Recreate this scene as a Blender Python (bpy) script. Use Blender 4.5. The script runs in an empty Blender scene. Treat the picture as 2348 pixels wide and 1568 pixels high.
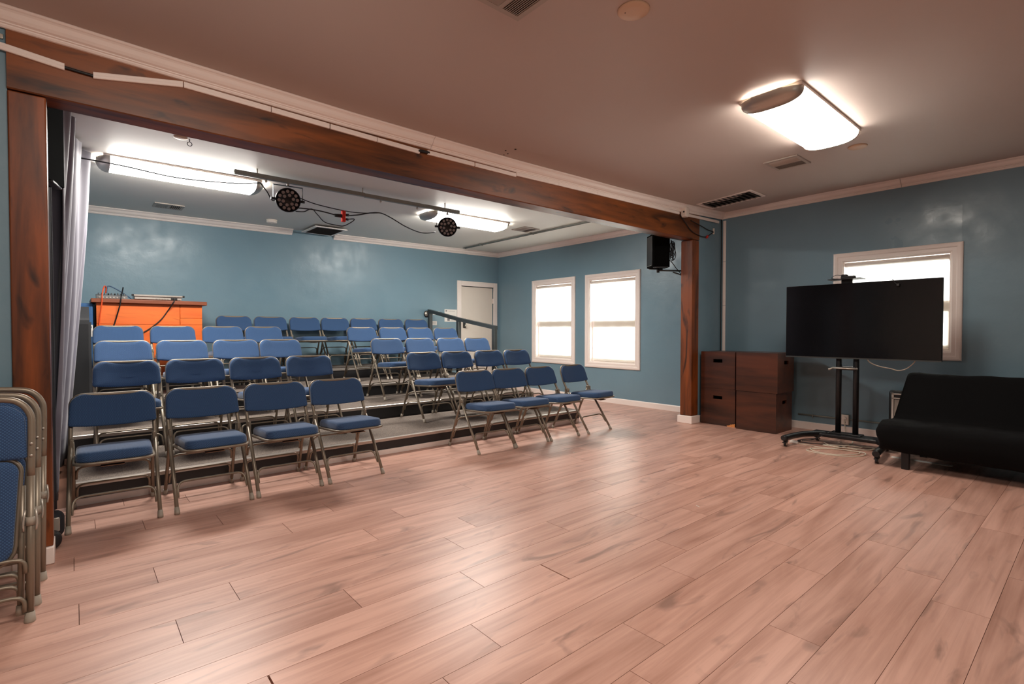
import bpy, bmesh, math, random
from mathutils import Vector, Matrix, Euler
random.seed(7)
S = bpy.context.scene
COL = S.collection
PI = math.pi
R = math.radians

# ------------------------------------------------------------------ camera, world, exposure
cam_d = bpy.data.cameras.new('camera')
cam_d.sensor_width = 36.0
cam_d.lens = 18.0
cam_d.clip_start = 0.05
cam = bpy.data.objects.new('camera', cam_d)
COL.objects.link(cam)
CAM_H = 1.2
_yaw, _pit, _rol = R(49.45), R(-1.128), R(0.037)
_f = Vector((math.cos(_pit)*math.cos(_yaw), math.cos(_pit)*math.sin(_yaw), math.sin(_pit)))
_r = Vector((math.sin(_yaw), -math.cos(_yaw), 0))
_u = _r.cross(_f)
_r2 = _r*math.cos(_rol) + _u*math.sin(_rol)
_u2 = -_r*math.sin(_rol) + _u*math.cos(_rol)
cam.matrix_world = Matrix(((_r2.x, _u2.x, -_f.x, 0), (_r2.y, _u2.y, -_f.y, 0), (_r2.z, _u2.z, -_f.z, CAM_H), (0, 0, 0, 1)))
S.camera = cam

world = bpy.data.worlds.new('sky')
S.world = world
world.use_nodes = True
wb = world.node_tree.nodes['Background']
wb.inputs['Color'].default_value = (0.93, 0.97, 1.0, 1)
wb.inputs['Strength'].default_value = 6.0

S.view_settings.view_transform = 'Standard'
S.view_settings.look = 'None'
S.view_settings.gamma = 1.0
S.view_settings.use_curve_mapping = False
S.view_settings.exposure = 0.9
S.cycles.max_bounces = 10
S.cycles.diffuse_bounces = 6
S.cycles.glossy_bounces = 4
S.cycles.transmission_bounces = 6
S.cycles.transparent_max_bounces = 8
S.cycles.sample_clamp_indirect = 6.0
S.cycles.caustics_reflective = False
S.cycles.caustics_refractive = False

LAMP_MAIN = 16.0      # emission of the ceiling fixtures in the main room
LAMP_ALC = 33.0       # emission of the two fixtures over the seats

# ------------------------------------------------------------------ materials
MAT = {}
def new_mat(name):
    m = bpy.data.materials.new(name)
    m.use_nodes = True
    nt = m.node_tree
    MAT[name] = m
    return m, nt, nt.nodes['Principled BSDF']

def setp(b, **k):
    for kk, v in k.items():
        b.inputs[kk.replace('_', ' ')].default_value = v

def c4(c):
    return (c[0], c[1], c[2], 1)

def srgb(r, g, b):
    return tuple((v/255/12.92 if v/255 <= 0.04045 else ((v/255+0.055)/1.055)**2.4) for v in (r, g, b))

def plain(name, col, rough=0.5, metal=0.0, noise=0.0, nscale=8.0, bump=0.0, bscale=60.0, spec=0.5):
    m, nt, b = new_mat(name)
    N, L = nt.nodes, nt.links
    setp(b, Base_Color=c4(col), Roughness=rough, Metallic=metal)
    b.inputs['Specular IOR Level'].default_value = spec
    tc = N.new('ShaderNodeTexCoord')
    if noise > 0:
        n = N.new('ShaderNodeTexNoise'); n.inputs['Scale'].default_value = nscale; n.inputs['Detail'].default_value = 4
        L.new(tc.outputs['Object'], n.inputs['Vector'])
        mx = N.new('ShaderNodeMix'); mx.data_type = 'RGBA'
        mx.inputs['A'].default_value = c4([c*(1-noise) for c in col])
        mx.inputs['B'].default_value = c4([min(1, c*(1+noise)) for c in col])
        L.new(n.outputs['Fac'], mx.inputs['Factor'])
        L.new(mx.outputs['Result'], b.inputs['Base Color'])
    if bump > 0:
        n2 = N.new('ShaderNodeTexNoise'); n2.inputs['Scale'].default_value = bscale; n2.inputs['Detail'].default_value = 3
        L.new(tc.outputs['Object'], n2.inputs['Vector'])
        bp = N.new('ShaderNodeBump'); bp.inputs['Strength'].default_value = bump; bp.inputs['Distance'].default_value = 0.01
        L.new(n2.outputs['Fac'], bp.inputs['Height'])
        L.new(bp.outputs['Normal'], b.inputs['Normal'])
    return m

def wall_paint(name, col, rough=0.4):
    # roller-painted plaster: uneven gloss, soft waves, small orange peel
    m, nt, b = new_mat(name)
    N, L = nt.nodes, nt.links
    g = N.new('ShaderNodeNewGeometry')
    n1 = N.new('ShaderNodeTexNoise'); n1.inputs['Scale'].default_value = 1.3; n1.inputs['Detail'].default_value = 5
    n2 = N.new('ShaderNodeTexNoise'); n2.inputs['Scale'].default_value = 45; n2.inputs['Detail'].default_value = 3
    n3 = N.new('ShaderNodeTexNoise'); n3.inputs['Scale'].default_value = 5.0; n3.inputs['Detail'].default_value = 4
    for n in (n1, n2, n3):
        L.new(g.outputs['Position'], n.inputs['Vector'])
    mx = N.new('ShaderNodeMix'); mx.data_type = 'RGBA'
    mx.inputs['A'].default_value = c4([c*0.9 for c in col]); mx.inputs['B'].default_value = c4([c*1.1 for c in col])
    L.new(n1.outputs['Fac'], mx.inputs['Factor']); L.new(mx.outputs['Result'], b.inputs['Base Color'])
    mr = N.new('ShaderNodeMapRange'); mr.inputs['From Min'].default_value = 0.3; mr.inputs['From Max'].default_value = 0.7
    mr.inputs['To Min'].default_value = rough-0.08; mr.inputs['To Max'].default_value = rough+0.12
    L.new(n3.outputs['Fac'], mr.inputs['Value']); L.new(mr.outputs['Result'], b.inputs['Roughness'])
    ad = N.new('ShaderNodeMath'); ad.operation = 'MULTIPLY_ADD'; ad.inputs[1].default_value = 0.12
    L.new(n2.outputs['Fac'], ad.inputs[0]); L.new(n3.outputs['Fac'], ad.inputs[2])
    bp = N.new('ShaderNodeBump'); bp.inputs['Strength'].default_value = 0.35; bp.inputs['Distance'].default_value = 0.01
    L.new(ad.outputs[0], bp.inputs['Height']); L.new(bp.outputs['Normal'], b.inputs['Normal'])
    return m

def wood(name, light, dark, axis=0, rough=0.45, scale=1.0, knots=0.5, worldpos=False, rand=0.0, streak=14.0, deep=None, bump=0.08, kmin=0.62, kmax=0.78, con=(0.36, 0.6)):
    # stretched grain plus knots, per-object colour shift; axis = length direction
    m, nt, b = new_mat(name)
    N, L = nt.nodes, nt.links
    if worldpos:
        src = N.new('ShaderNodeNewGeometry').outputs['Position']
    else:
        src = N.new('ShaderNodeTexCoord').outputs['Object']
    oi = N.new('ShaderNodeObjectInfo')
    mul = N.new('ShaderNodeVectorMath'); mul.operation = 'SCALE'
    cb = N.new('ShaderNodeCombineXYZ')
    for k, s in enumerate((37.0, 91.0, 53.0)):
        mm = N.new('ShaderNodeMath'); mm.operation = 'MULTIPLY'; mm.inputs[1].default_value = s if (rand > 0) else 0.0
        L.new(oi.outputs['Random'], mm.inputs[0]); L.new(mm.outputs[0], cb.inputs[k])
    ad = N.new('ShaderNodeVectorMath'); ad.operation = 'ADD'
    L.new(src, ad.inputs[0]); L.new(cb.outputs[0], ad.inputs[1])
    mp = N.new('ShaderNodeMapping')
    sc = [streak*scale]*3; sc[axis] = 0.9*scale
    mp.inputs['Scale'].default_value = sc
    L.new(ad.outputs[0], mp.inputs['Vector'])
    n1 = N.new('ShaderNodeTexNoise'); n1.inputs['Scale'].default_value = 1.0; n1.inputs['Detail'].default_value = 8; n1.inputs['Roughness'].default_value = 0.62; n1.inputs['Distortion'].default_value = 0.6
    L.new(mp.outputs[0], n1.inputs['Vector'])
    mp2 = N.new('ShaderNodeMapping'); sc2 = [3.2*scale]*3; sc2[axis] = 0.55*scale
    mp2.inputs['Scale'].default_value = sc2
    L.new(ad.outputs[0], mp2.inputs['Vector'])
    n2 = N.new('ShaderNodeTexNoise'); n2.inputs['Scale'].default_value = 1.6; n2.inputs['Detail'].default_value = 5; n2.inputs['Distortion'].default_value = 1.0
    L.new(mp2.outputs[0], n2.inputs['Vector'])
    mp3 = N.new('ShaderNodeMapping'); sc3 = [7.5*scale]*3; sc3[axis] = 1.9*scale
    mp3.inputs['Scale'].default_value = sc3
    L.new(ad.outputs[0], mp3.inputs['Vector'])
    vk = N.new('ShaderNodeTexNoise'); vk.inputs['Scale'].default_value = 1.0; vk.inputs['Detail'].default_value = 3; vk.inputs['Distortion'].default_value = 1.4
    L.new(mp3.outputs[0], vk.inputs['Vector'])
    kr = N.new('ShaderNodeMapRange'); kr.inputs['From Min'].default_value = kmin; kr.inputs['From Max'].default_value = kmax
    kr.inputs['To Min'].default_value = 0.0; kr.inputs['To Max'].default_value = knots; kr.clamp = True
    L.new(vk.outputs['Fac'], kr.inputs['Value'])
    mix = N.new('ShaderNodeMix'); mix.data_type = 'RGBA'
    mix.inputs['A'].default_value = c4(dark); mix.inputs['B'].default_value = c4(light)
    s1 = N.new('ShaderNodeMath'); s1.operation = 'MULTIPLY_ADD'; s1.inputs[1].default_value = 0.5
    L.new(n2.outputs['Fac'], s1.inputs[0])
    s2 = N.new('ShaderNodeMath'); s2.operation = 'MULTIPLY'; s2.inputs[1].default_value = 0.5
    L.new(n1.outputs['Fac'], s2.inputs[0]); L.new(s2.outputs[0], s1.inputs[2])
    rm = N.new('ShaderNodeMapRange'); rm.inputs['From Min'].default_value = con[0]; rm.inputs['From Max'].default_value = con[1]
    L.new(s1.outputs[0], rm.inputs['Value'])
    L.new(rm.outputs['Result'], mix.inputs['Factor'])
    mk = N.new('ShaderNodeMix'); mk.data_type = 'RGBA'
    mk.inputs['B'].default_value = c4(deep if deep else [d*0.45 for d in dark])
    L.new(mix.outputs['Result'], mk.inputs['A']); L.new(kr.outputs['Result'], mk.inputs['Factor'])
    hs = N.new('ShaderNodeHueSaturation')
    vr = N.new('ShaderNodeMapRange'); vr.inputs['To Min'].default_value = 1-rand; vr.inputs['To Max'].default_value = 1+rand
    L.new(oi.outputs['Random'], vr.inputs['Value']); L.new(vr.outputs['Result'], hs.inputs['Value'])
    L.new(mk.outputs['Result'], hs.inputs['Color'])
    L.new(hs.outputs['Color'], b.inputs['Base Color'])
    setp(b, Roughness=rough)
    bp = N.new('ShaderNodeBump'); bp.inputs['Strength'].default_value = bump; bp.inputs['Distance'].default_value = 0.004
    L.new(n1.outputs['Fac'], bp.inputs['Height']); L.new(bp.outputs['Normal'], b.inputs['Normal'])
    return m

def emis(name, col, s):
    m, nt, b = new_mat(name)
    setp(b, Base_Color=(0.9, 0.9, 0.9, 1), Roughness=0.3)
    b.inputs['Emission Color'].default_value = c4(col)
    b.inputs['Emission Strength'].default_value = s
    return m

BLUE = srgb(114, 143, 157)
wall_paint('blue_wall', BLUE, 0.36)
wall_paint('grey_wall', srgb(226, 222, 212), 0.5)
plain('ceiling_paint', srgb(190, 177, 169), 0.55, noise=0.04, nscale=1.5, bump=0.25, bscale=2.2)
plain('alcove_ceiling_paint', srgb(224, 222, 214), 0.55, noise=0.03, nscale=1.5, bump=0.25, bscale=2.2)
plain('trim_paint', srgb(240, 229, 222), 0.35, noise=0.03, nscale=5)
plain('door_paint', srgb(226, 216, 204), 0.4, noise=0.02)
wood('beam_wood', srgb(132, 72, 28), srgb(62, 33, 14), axis=0, rough=0.42, knots=0.9, kmin=.58, kmax=.70, con=(.38, .58), worldpos=True, streak=11, deep=srgb(34, 18, 11))
wood('post_wood', srgb(138, 71, 29), srgb(72, 36, 16), axis=2, rough=0.4, knots=0.9, kmin=.60, kmax=.72, con=(.38, .58), worldpos=True, streak=11, deep=srgb(34, 18, 11))
wood('floor_wood', srgb(208, 164, 147), srgb(168, 124, 107), axis=0, rough=0.34, knots=0.6, kmin=0.59, kmax=0.74, worldpos=True, rand=0.06, streak=22, deep=srgb(110, 84, 74), bump=0.05)
plain('floor_gap', srgb(120, 78, 58), 0.8)
wood('box_wood', srgb(88, 46, 28), srgb(44, 25, 17), axis=1, rough=0.36, knots=0.3, worldpos=True, streak=9, deep=srgb(28, 16, 12))
wood('pine', srgb(236, 114, 46), srgb(208, 90, 34), axis=0, rough=0.45, knots=0.6, worldpos=True, streak=8, deep=srgb(140, 62, 24))
wood('counter_wood', srgb(148, 82, 54), srgb(116, 62, 40), axis=0, rough=0.4, knots=0.4, worldpos=True, streak=9)
plain('split_wood', srgb(214, 140, 78), 0.8, noise=0.25, nscale=60)

def carpet():
    m, nt, b = new_mat('carpet')
    N, L = nt.nodes, nt.links
    g = N.new('ShaderNodeNewGeometry')
    v = N.new('ShaderNodeTexNoise'); v.inputs['Scale'].default_value = 210; v.inputs['Detail'].default_value = 2
    L.new(g.outputs['Position'], v.inputs['Vector'])
    n = N.new('ShaderNodeTexNoise'); n.inputs['Scale'].default_value = 3
    L.new(g.outputs['Position'], n.inputs['Vector'])
    cr = N.new('ShaderNodeValToRGB')
    e = cr.color_ramp.elements
    e[0].position = 0.36; e[0].color = c4(srgb(70, 62, 57)); e[1].position = 0.66; e[1].color = c4(srgb(142, 128, 117))
    L.new(v.outputs['Fac'], cr.inputs['Fac'])
    L.new(cr.outputs['Color'], b.inputs['Base Color'])
    setp(b, Roughness=0.95)
    bp = N.new('ShaderNodeBump'); bp.inputs['Strength'].default_value = 0.6; bp.inputs['Distance'].default_value = 0.004
    L.new(v.outputs['Fac'], bp.inputs['Height']); L.new(bp.outputs['Normal'], b.inputs['Normal'])
carpet()

def fabric(name, a, bcol, scale=160.0, rough=0.85, sheen=0.25, axes='xz'):
    # woven cloth: small diagonal weave in two tones
    m, nt, b = new_mat(name)
    N, L = nt.nodes, nt.links
    tc = N.new('ShaderNodeTexCoord')
    w1 = N.new('ShaderNodeTexWave'); w1.bands_direction = 'DIAGONAL'; w1.inputs['Scale'].default_value = scale*0.32; w1.inputs['Distortion'].default_value = 0.4
    mp = N.new('ShaderNodeMapping'); mp.inputs['Scale'].default_value = (-1, 1, 1)
    w2 = N.new('ShaderNodeTexWave'); w2.bands_direction = 'DIAGONAL'; w2.inputs['Scale'].default_value = scale*0.32; w2.inputs['Distortion'].default_value = 0.4
    L.new(tc.outputs['Object'], w1.inputs['Vector']); L.new(tc.outputs['Object'], mp.inputs['Vector']); L.new(mp.outputs[0], w2.inputs['Vector'])
    mu = N.new('ShaderNodeMath'); mu.operation = 'MULTIPLY'
    L.new(w1.outputs['Fac'], mu.inputs[0]); L.new(w2.outputs['Fac'], mu.inputs[1])
    mx = N.new('ShaderNodeMix'); mx.data_type = 'RGBA'; mx.inputs['A'].default_value = c4(a); mx.inputs['B'].default_value = c4(bcol)
    L.new(mu.outputs[0], mx.inputs['Factor']); L.new(mx.outputs['Result'], b.inputs['Base Color'])
    setp(b, Roughness=rough)
    b.inputs['Sheen Weight'].default_value = sheen
    b.inputs['Sheen Roughness'].default_value = 0.4
    bp = N.new('ShaderNodeBump'); bp.inputs['Strength'].default_value = 0.25; bp.inputs['Distance'].default_value = 0.002
    L.new(mu.outputs[0], bp.inputs['Height']); L.new(bp.outputs['Normal'], b.inputs['Normal'])
    return m
fabric('chair_fabric', srgb(34, 62, 100), srgb(66, 102, 144))
plain('chair_metal', srgb(134, 123, 108), 0.38, metal=0.4, noise=0.05)
plain('chair_foot', srgb(156, 147, 134), 0.55)
plain('nickel', srgb(190, 184, 174), 0.36, metal=0.6)
plain('aluminium', srgb(196, 188, 180), 0.34, metal=0.75, noise=0.12, nscale=25)
plain('galvanised', srgb(136, 142, 136), 0.5, metal=0.25, noise=0.1, nscale=30)
plain('black_paint', srgb(34, 34, 36), 0.4, noise=0.15, nscale=12)
plain('black_metal', srgb(26, 26, 28), 0.38, metal=0.2)
plain('rail_metal', srgb(62, 66, 66), 0.4, metal=0.3, noise=0.1)
plain('black_plastic', srgb(24, 24, 26), 0.45)
plain('cabinet_black', srgb(48, 48, 50), 0.5, noise=0.12, nscale=9)
plain('blue_board', srgb(44, 92, 142), 0.5, noise=0.1)
plain('cable_black', srgb(18, 18, 20), 0.5)
plain('cable_white', srgb(206, 196, 178), 0.5)
plain('cable_orange', srgb(222, 84, 40), 0.45)
plain('cable_blue', srgb(52, 78, 108), 0.45)
plain('red_plastic', srgb(214, 48, 32), 0.4)
plain('white_plastic', srgb(228, 218, 208), 0.4)
plain('cream_plate', srgb(212, 184, 156), 0.5)
plain('speaker_black', srgb(12, 13, 13), 0.95, spec=0.04)
plain('dark_void', srgb(16, 15, 14), 0.9)
plain('vent_metal', srgb(170, 160, 150), 0.45)
plain('vent_dark', srgb(58, 52, 46), 0.6)
plain('sofa_cloth', srgb(11, 11, 12), 0.95, noise=0.2, nscale=50, bump=0.15, bscale=9, spec=0.15)
plain('lens_glass', srgb(150, 142, 138), 0.3)
plain('screen', (0.004, 0.004, 0.005), 0.12, spec=0.5)
plain('paper', srgb(236, 232, 226), 0.7)
plain('print_grey', srgb(120, 120, 124), 0.8)
plain('orange_chip', srgb(222, 150, 90), 0.8)
plain('tag_brown', srgb(168, 122, 92), 0.8)
plain('mixer_grey', srgb(120, 120, 120), 0.4, metal=0.2)
plain('curtain_grey', srgb(112, 109, 122), 0.6, noise=0.06, nscale=3)
MAT['curtain_grey'].node_tree.nodes['Principled BSDF'].inputs['Sheen Weight'].default_value = 0.3
plain('curtain_black', srgb(30, 31, 38), 0.8)
emis('lamp_main', (1.0, 0.90, 0.80), LAMP_MAIN)
emis('lamp_alcove', (1.0, 0.95, 0.88), LAMP_ALC)

def blind_mat():
    m = bpy.data.materials.new('blind_fabric'); m.use_nodes = True; MAT['blind_fabric'] = m
    nt = m.node_tree; N, L = nt.nodes, nt.links
    out = N['Material Output']
    N.remove(N['Principled BSDF'])
    d = N.new('ShaderNodeBsdfDiffuse'); d.inputs['Color'].default_value = (0.82, 0.80, 0.74, 1)
    t = N.new('ShaderNodeBsdfTranslucent'); t.inputs['Color'].default_value = (0.85, 0.82, 0.74, 1)
    mx = N.new('ShaderNodeMixShader'); mx.inputs[0].default_value = 0.5
    tc = N.new('ShaderNodeTexCoord')
    nz = N.new('ShaderNodeTexNoise'); nz.inputs['Scale'].default_value = 90
    L.new(tc.outputs['Object'], nz.inputs['Vector'])
    bp = N.new('ShaderNodeBump'); bp.inputs['Strength'].default_value = 0.1
    L.new(nz.outputs['Fac'], bp.inputs['Height']); L.new(bp.outputs['Normal'], d.inputs['Normal'])
    L.new(d.outputs[0], mx.inputs[1]); L.new(t.outputs[0], mx.inputs[2]); L.new(mx.outputs[0], out.inputs['Surface'])
blind_mat()

def glass_mat():
    m = bpy.data.materials.new('window_glass'); m.use_nodes = True; MAT['window_glass'] = m
    nt = m.node_tree; N, L = nt.nodes, nt.links
    out = N['Material Output']
    N.remove(N['Principled BSDF'])
    t = N.new('ShaderNodeBsdfTransparent'); t.inputs['Color'].default_value = (0.94, 0.96, 0.95, 1)
    g = N.new('ShaderNodeBsdfGlossy'); g.inputs['Roughness'].default_value = 0.03
    mx = N.new('ShaderNodeMixShader'); mx.inputs[0].default_value = 0.07
    L.new(t.outputs[0], mx.inputs[1]); L.new(g.outputs[0], mx.inputs[2]); L.new(mx.outputs[0], out.inputs['Surface'])
glass_mat()

# ------------------------------------------------------------------ geometry helpers
class MB:
    """collects shapes into one mesh"""
    def __init__(s):
        s.v = []; s.f = []; s.smooth = []
    def add(s, vs, fs, smooth=False):
        o = len(s.v)
        s.v += [tuple(p) for p in vs]
        s.f += [tuple(i+o for i in f) for f in fs]
        s.smooth += [smooth]*len(fs)
        return s
    def box(s, x0, x1, y0, y1, z0, z1, M=None):
        vs = [(x0, y0, z0), (x1, y0, z0), (x1, y1, z0), (x0, y1, z0), (x0, y0, z1), (x1, y0, z1), (x1, y1, z1), (x0, y1, z1)]
        if M is not None:
            vs = [M @ Vector(p) for p in vs]
        return s.add(vs, [(0, 3, 2, 1), (4, 5, 6, 7), (0, 1, 5, 4), (1, 2, 6, 5), (2, 3, 7, 6), (3, 0, 4, 7)])
    def rbox(s, x0, x1, y0, y1, z0, z1, r=0.01, seg=2, M=None, smooth=True):
        bm = bmesh.new()
        bmesh.ops.create_cube(bm, size=1.0)
        for v in bm.verts:
            v.co = Vector(((x0+x1)/2+v.co.x*(x1-x0), (y0+y1)/2+v.co.y*(y1-y0), (z0+z1)/2+v.co.z*(z1-z0)))
        bmesh.ops.bevel(bm, geom=bm.edges[:], offset=min(r, 0.49*min(x1-x0, y1-y0, z1-z0)), segments=seg, profile=0.5, affect='EDGES')
        bm.normal_update()
        bm.verts.index_update()
        vs = [v.co.copy() for v in bm.verts]
        if M is not None:
            vs = [M @ p for p in vs]
        fs = [tuple(v.index for v in f.verts) for f in bm.faces]
        fl_ = [smooth and max(abs(c) for c in f.normal) < .9995 for f in bm.faces]   # big faces stay flat
        bm.free()
        s.add(vs, fs, smooth)
        s.smooth[-len(fs):] = fl_
        return s
    def tube(s, pts, r, seg=8, caps=True, closed=False):
        pts = [Vector(p) for p in pts]
        n = len(pts)
        rs = r if isinstance(r, (list, tuple)) else [r]*n
        T = []
        for i in range(n):
            if closed:
                t = pts[(i+1) % n]-pts[i-1]
            else:
                t = pts[min(i+1, n-1)]-pts[max(i-1, 0)]
            T.append(t.normalized() if t.length > 1e-9 else Vector((0, 0, 1)))
        a = Vector((0, 0, 1)) if abs(T[0].z) < 0.9 else Vector((1, 0, 0))
        nrm = (a - T[0]*a.dot(T[0])).normalized()
        vs = []
        for i in range(n):
            if i > 0:
                nrm = (nrm - T[i]*nrm.dot(T[i]))
                if nrm.length < 1e-6:
                    nrm = T[i].orthogonal()
                nrm.normalize()
            bn = T[i].cross(nrm)
            for k in range(seg):
                an = 2*PI*k/seg
                vs.append(pts[i] + (nrm*math.cos(an)+bn*math.sin(an))*rs[i])
        fs = []
        for i in range(n if closed else n-1):
            j = (i+1) % n
            for k in range(seg):
                k2 = (k+1) % seg
                fs.append((i*seg+k, i*seg+k2, j*seg+k2, j*seg+k))
        s.add(vs, fs, True)
        if caps and not closed:
            s.f.append(tuple(len(s.v)-len(vs)+k for k in range(seg-1, -1, -1))); s.smooth.append(False)
            s.f.append(tuple(len(s.v)-seg+k for k in range(seg))); s.smooth.append(False)
        return s
    def cyl(s, p0, p1, r, seg=16, r2=None):
        return s.tube([p0, p1], [r, r if r2 is None else r2], seg)
    def disc_lathe(s, prof, seg=24, M=None, smooth=True):
        """prof: list of (radius, height) turned about z"""
        vs = []; fs = []
        for (r, z) in prof:
            for k in range(seg):
                a = 2*PI*k/seg
                vs.append(Vector((r*math.cos(a), r*math.sin(a), z)))
        for i in range(len(prof)-1):
            for k in range(seg):
                k2 = (k+1) % seg
                fs.append((i*seg+k, i*seg+k2, (i+1)*seg+k2, (i+1)*seg+k))
        fs.append(tuple(range(seg-1, -1, -1)))
        fs.append(tuple((len(prof)-1)*seg+k for k in range(seg)))
        if M is not None:
            vs = [M @ p for p in vs]
        return s.add(vs, fs, smooth)
    def extrude(s, prof, p0, p1, xdir, updir, cap=True, smooth=False):
        """closed 2D profile (a,b) -> a*xdir + b*updir, swept from p0 to p1 (or through a list of points)"""
        P = [Vector(p0)] + ([Vector(p1)] if not isinstance(p1, list) else [Vector(p) for p in p1])
        xd, ud = Vector(xdir), Vector(updir)
        n = len(prof); vs = []; fs = []
        for p in P:
            for a, b in prof:
                vs.append(p+xd*a+ud*b)
        for i in range(len(P)-1):
            for k in range(n):
                k2 = (k+1) % n
                fs.append((i*n+k, i*n+k2, (i+1)*n+k2, (i+1)*n+k))
        if cap:
            fs.append(tuple(range(n-1, -1, -1))); fs.append(tuple((len(P)-1)*n+k for k in range(n)))
        return s.add(vs, fs, smooth)
    def mesh(s, name):
        me = bpy.data.meshes.new(name)
        me.from_pydata(s.v, [], s.f)
        me.polygons.foreach_set('use_smooth', s.smooth)
        bm = bmesh.new(); bm.from_mesh(me)
        bmesh.ops.recalc_face_normals(bm, faces=bm.faces[:])
        bm.to_mesh(me); bm.free()
        me.update()
        return me
    def obj(s, name, mat, parent=None):
        me = s.mesh(name)
        me.materials.append(MAT[mat])
        o = bpy.data.objects.new(name, me)
        COL.objects.link(o)
        if parent is not None:
            o.parent = parent
        return o

def sharp(o, ang=40):
    me = o.data
    bm = bmesh.new(); bm.from_mesh(me)
    for e in bm.edges:
        e.smooth = not (len(e.link_faces) == 2 and e.calc_face_angle(0) > R(ang))
    bm.to_mesh(me); bm.free()
    return o

def empty(name, loc=(0, 0, 0), rz=0.0):
    o = bpy.data.objects.new(name, None)
    o.empty_display_size = 0.1
    o.location = loc; o.rotation_euler = (0, 0, rz)
    COL.objects.link(o)
    return o

def tag(o, label, cat, group=None, kind=None):
    if label: o['label'] = label
    if cat: o['category'] = cat
    if group: o['group'] = group
    if kind: o['kind'] = kind
    return o

def struct(o, label=None):
    o['kind'] = 'structure'
    if label: o['label'] = label
    return o

def copy_tree(o, parent=None):
    c = o.copy(); COL.objects.link(c); c.parent = parent
    for ch in list(o.children):
        copy_tree(ch, c)
    return c

def spl(pts, n=8, closed=False):
    """Catmull-Rom through pts"""
    P = [Vector(p) for p in pts]
    out = []
    m = len(P)
    rng = range(m) if closed else range(m-1)
    for i in rng:
        if closed:
            a, b, c, d = P[i-1], P[i], P[(i+1) % m], P[(i+2) % m]
        else:
            a, b, c, d = P[max(i-1, 0)], P[i], P[i+1], P[min(i+2, m-1)]
        for k in range(n):
            t = k/n
            out.append(0.5*((2*b)+(c-a)*t+(2*a-5*b+4*c-d)*t*t+(3*b-a-3*c+d)*t**3))
    if not closed:
        out.append(P[-1])
    return out

def fillet(pts, r, n=5):
    """round the inner corners of a polyline"""
    P = [Vector(p) for p in pts]
    out = [P[0]]
    for i in range(1, len(P)-1):
        a, b, c = P[i-1], P[i], P[i+1]
        d1 = min(r, (a-b).length*0.49); d2 = min(r, (c-b).length*0.49)
        p = b+(a-b).normalized()*d1; q = b+(c-b).normalized()*d2
        for k in range(n+1):
            t = k/n
            out.append((1-t)**2*p+2*t*(1-t)*b+t*t*q)
    out.append(P[-1])
    return out

def lerp(a, b, t): return a+(b-a)*t
def interp(tab, x):
    if x <= tab[0][0]: return tab[0][1]
    for (x0, y0), (x1, y1) in zip(tab, tab[1:]):
        if x <= x1: return lerp(y0, y1, (x-x0)/(x1-x0))
    return tab[-1][1]
def sstep(t):
    t = max(0.0, min(1.0, t)); return t*t*(3-2*t)

# ------------------------------------------------------------------ room dimensions (metres)
XW = 6.90          # wall with the windows
YB = 8.51          # back wall of the seating alcove
YF = 3.545         # front face of beam and posts
XL = -0.25         # left wall of the alcove
X0 = -2.3          # left wall of the main room
Y0 = -3.6          # wall behind the camera
BEAM_Z = 2.395
CROWN = [(-2.3, 2.80), (-.25, 2.769), (.45, 2.750), (1.47, 2.733), (3.09, 2.734), (4.71, 2.762), (5.83, 2.797), (6.9, 2.850)]
def ceil_main(x, y):
    return lerp(interp(CROWN, x), 2.865, sstep((3.45-y)/1.3))
def ceil_alc(x):
    return 2.80+0.0095*x

# ------------------------------------------------------------------ floor of separate planks
fl = MB().box(X0-.1, XW+.1, Y0-.1, YB+.1, -0.06, -0.012).obj('floor', 'floor_gap')
struct(fl, 'pinkish brown wood plank floor')
BND = [-.09, .11, .308, .505, .70, .895, 1.09, 1.29, 1.49, 1.69, 1.895, 2.10, 2.305, 2.515, 2.725, 2.94, 3.15, 3.36, 3.57, 3.79, 4.0, 4.2, 4.41, 4.61]
PH = [3.05, 3.469, 2.904, 3.177, 2.152, 2.803, 1.706, 2.278, 2.543, 1.818, 2.772, 2.259, 1.627, 1.87, 1.322, 1.612, .978, 1.306, .692, .316, .086, .606, .25]
PLEN = 1.32
unit = MB().rbox(-.5, .5, -.5, .5, -.5, .5, 0.0)
plank_me = MB().box(-.5, .5, -.5, .5, -1, 0).mesh('plank')
plank_me.materials.append(MAT['floor_wood'])
def plank(x0, x1, y0, y1, gx=0.0012, gxr=None):
    o = bpy.data.objects.new('plank', plank_me)
    COL.objects.link(o)
    o.parent = fl
    gxr = gx if gxr is None else gxr
    xa, xb = x0+gx, x1-gxr
    o.location = ((xa+xb)/2, (y0+y1)/2, 0)
    o.scale = (xb-xa, y1-y0-0.0018, 0.011)
    return o
for i in range(len(BND)-1):
    ph = PH[i] % PLEN
    k0 = math.floor((-0.9-ph)/PLEN)
    x = ph+k0*PLEN
    while x < XW:
        a, b = max(x, -0.9), min(x+PLEN, XW)
        if b-a > 0.02:
            wide = (i == 9 and abs(x-(1.818-PLEN)) < 0.05)
            plank(a, b, BND[i], BND[i+1], gx=0.006 if wide else 0.0012)
        x += PLEN
yy = 4.61
while yy < YB:                                      # strip of floor beside the seating steps
    y1 = min(yy+.205, YB)
    x = 5.0-random.random()*PLEN
    while x < XW:
        a, b = max(x, 4.9), min(x+PLEN, XW)
        if b-a > 0.02: plank(a, b, yy, y1)
        x += PLEN
    yy += .205
rest = MB().box(X0, XW, Y0, -.092, -.012, -0.0005).box(X0, -.902, -.092, YF+.2, -.012, -0.0005).obj('plank_field', 'floor_wood', fl)
rest['kind'] = 'stuff'

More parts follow.
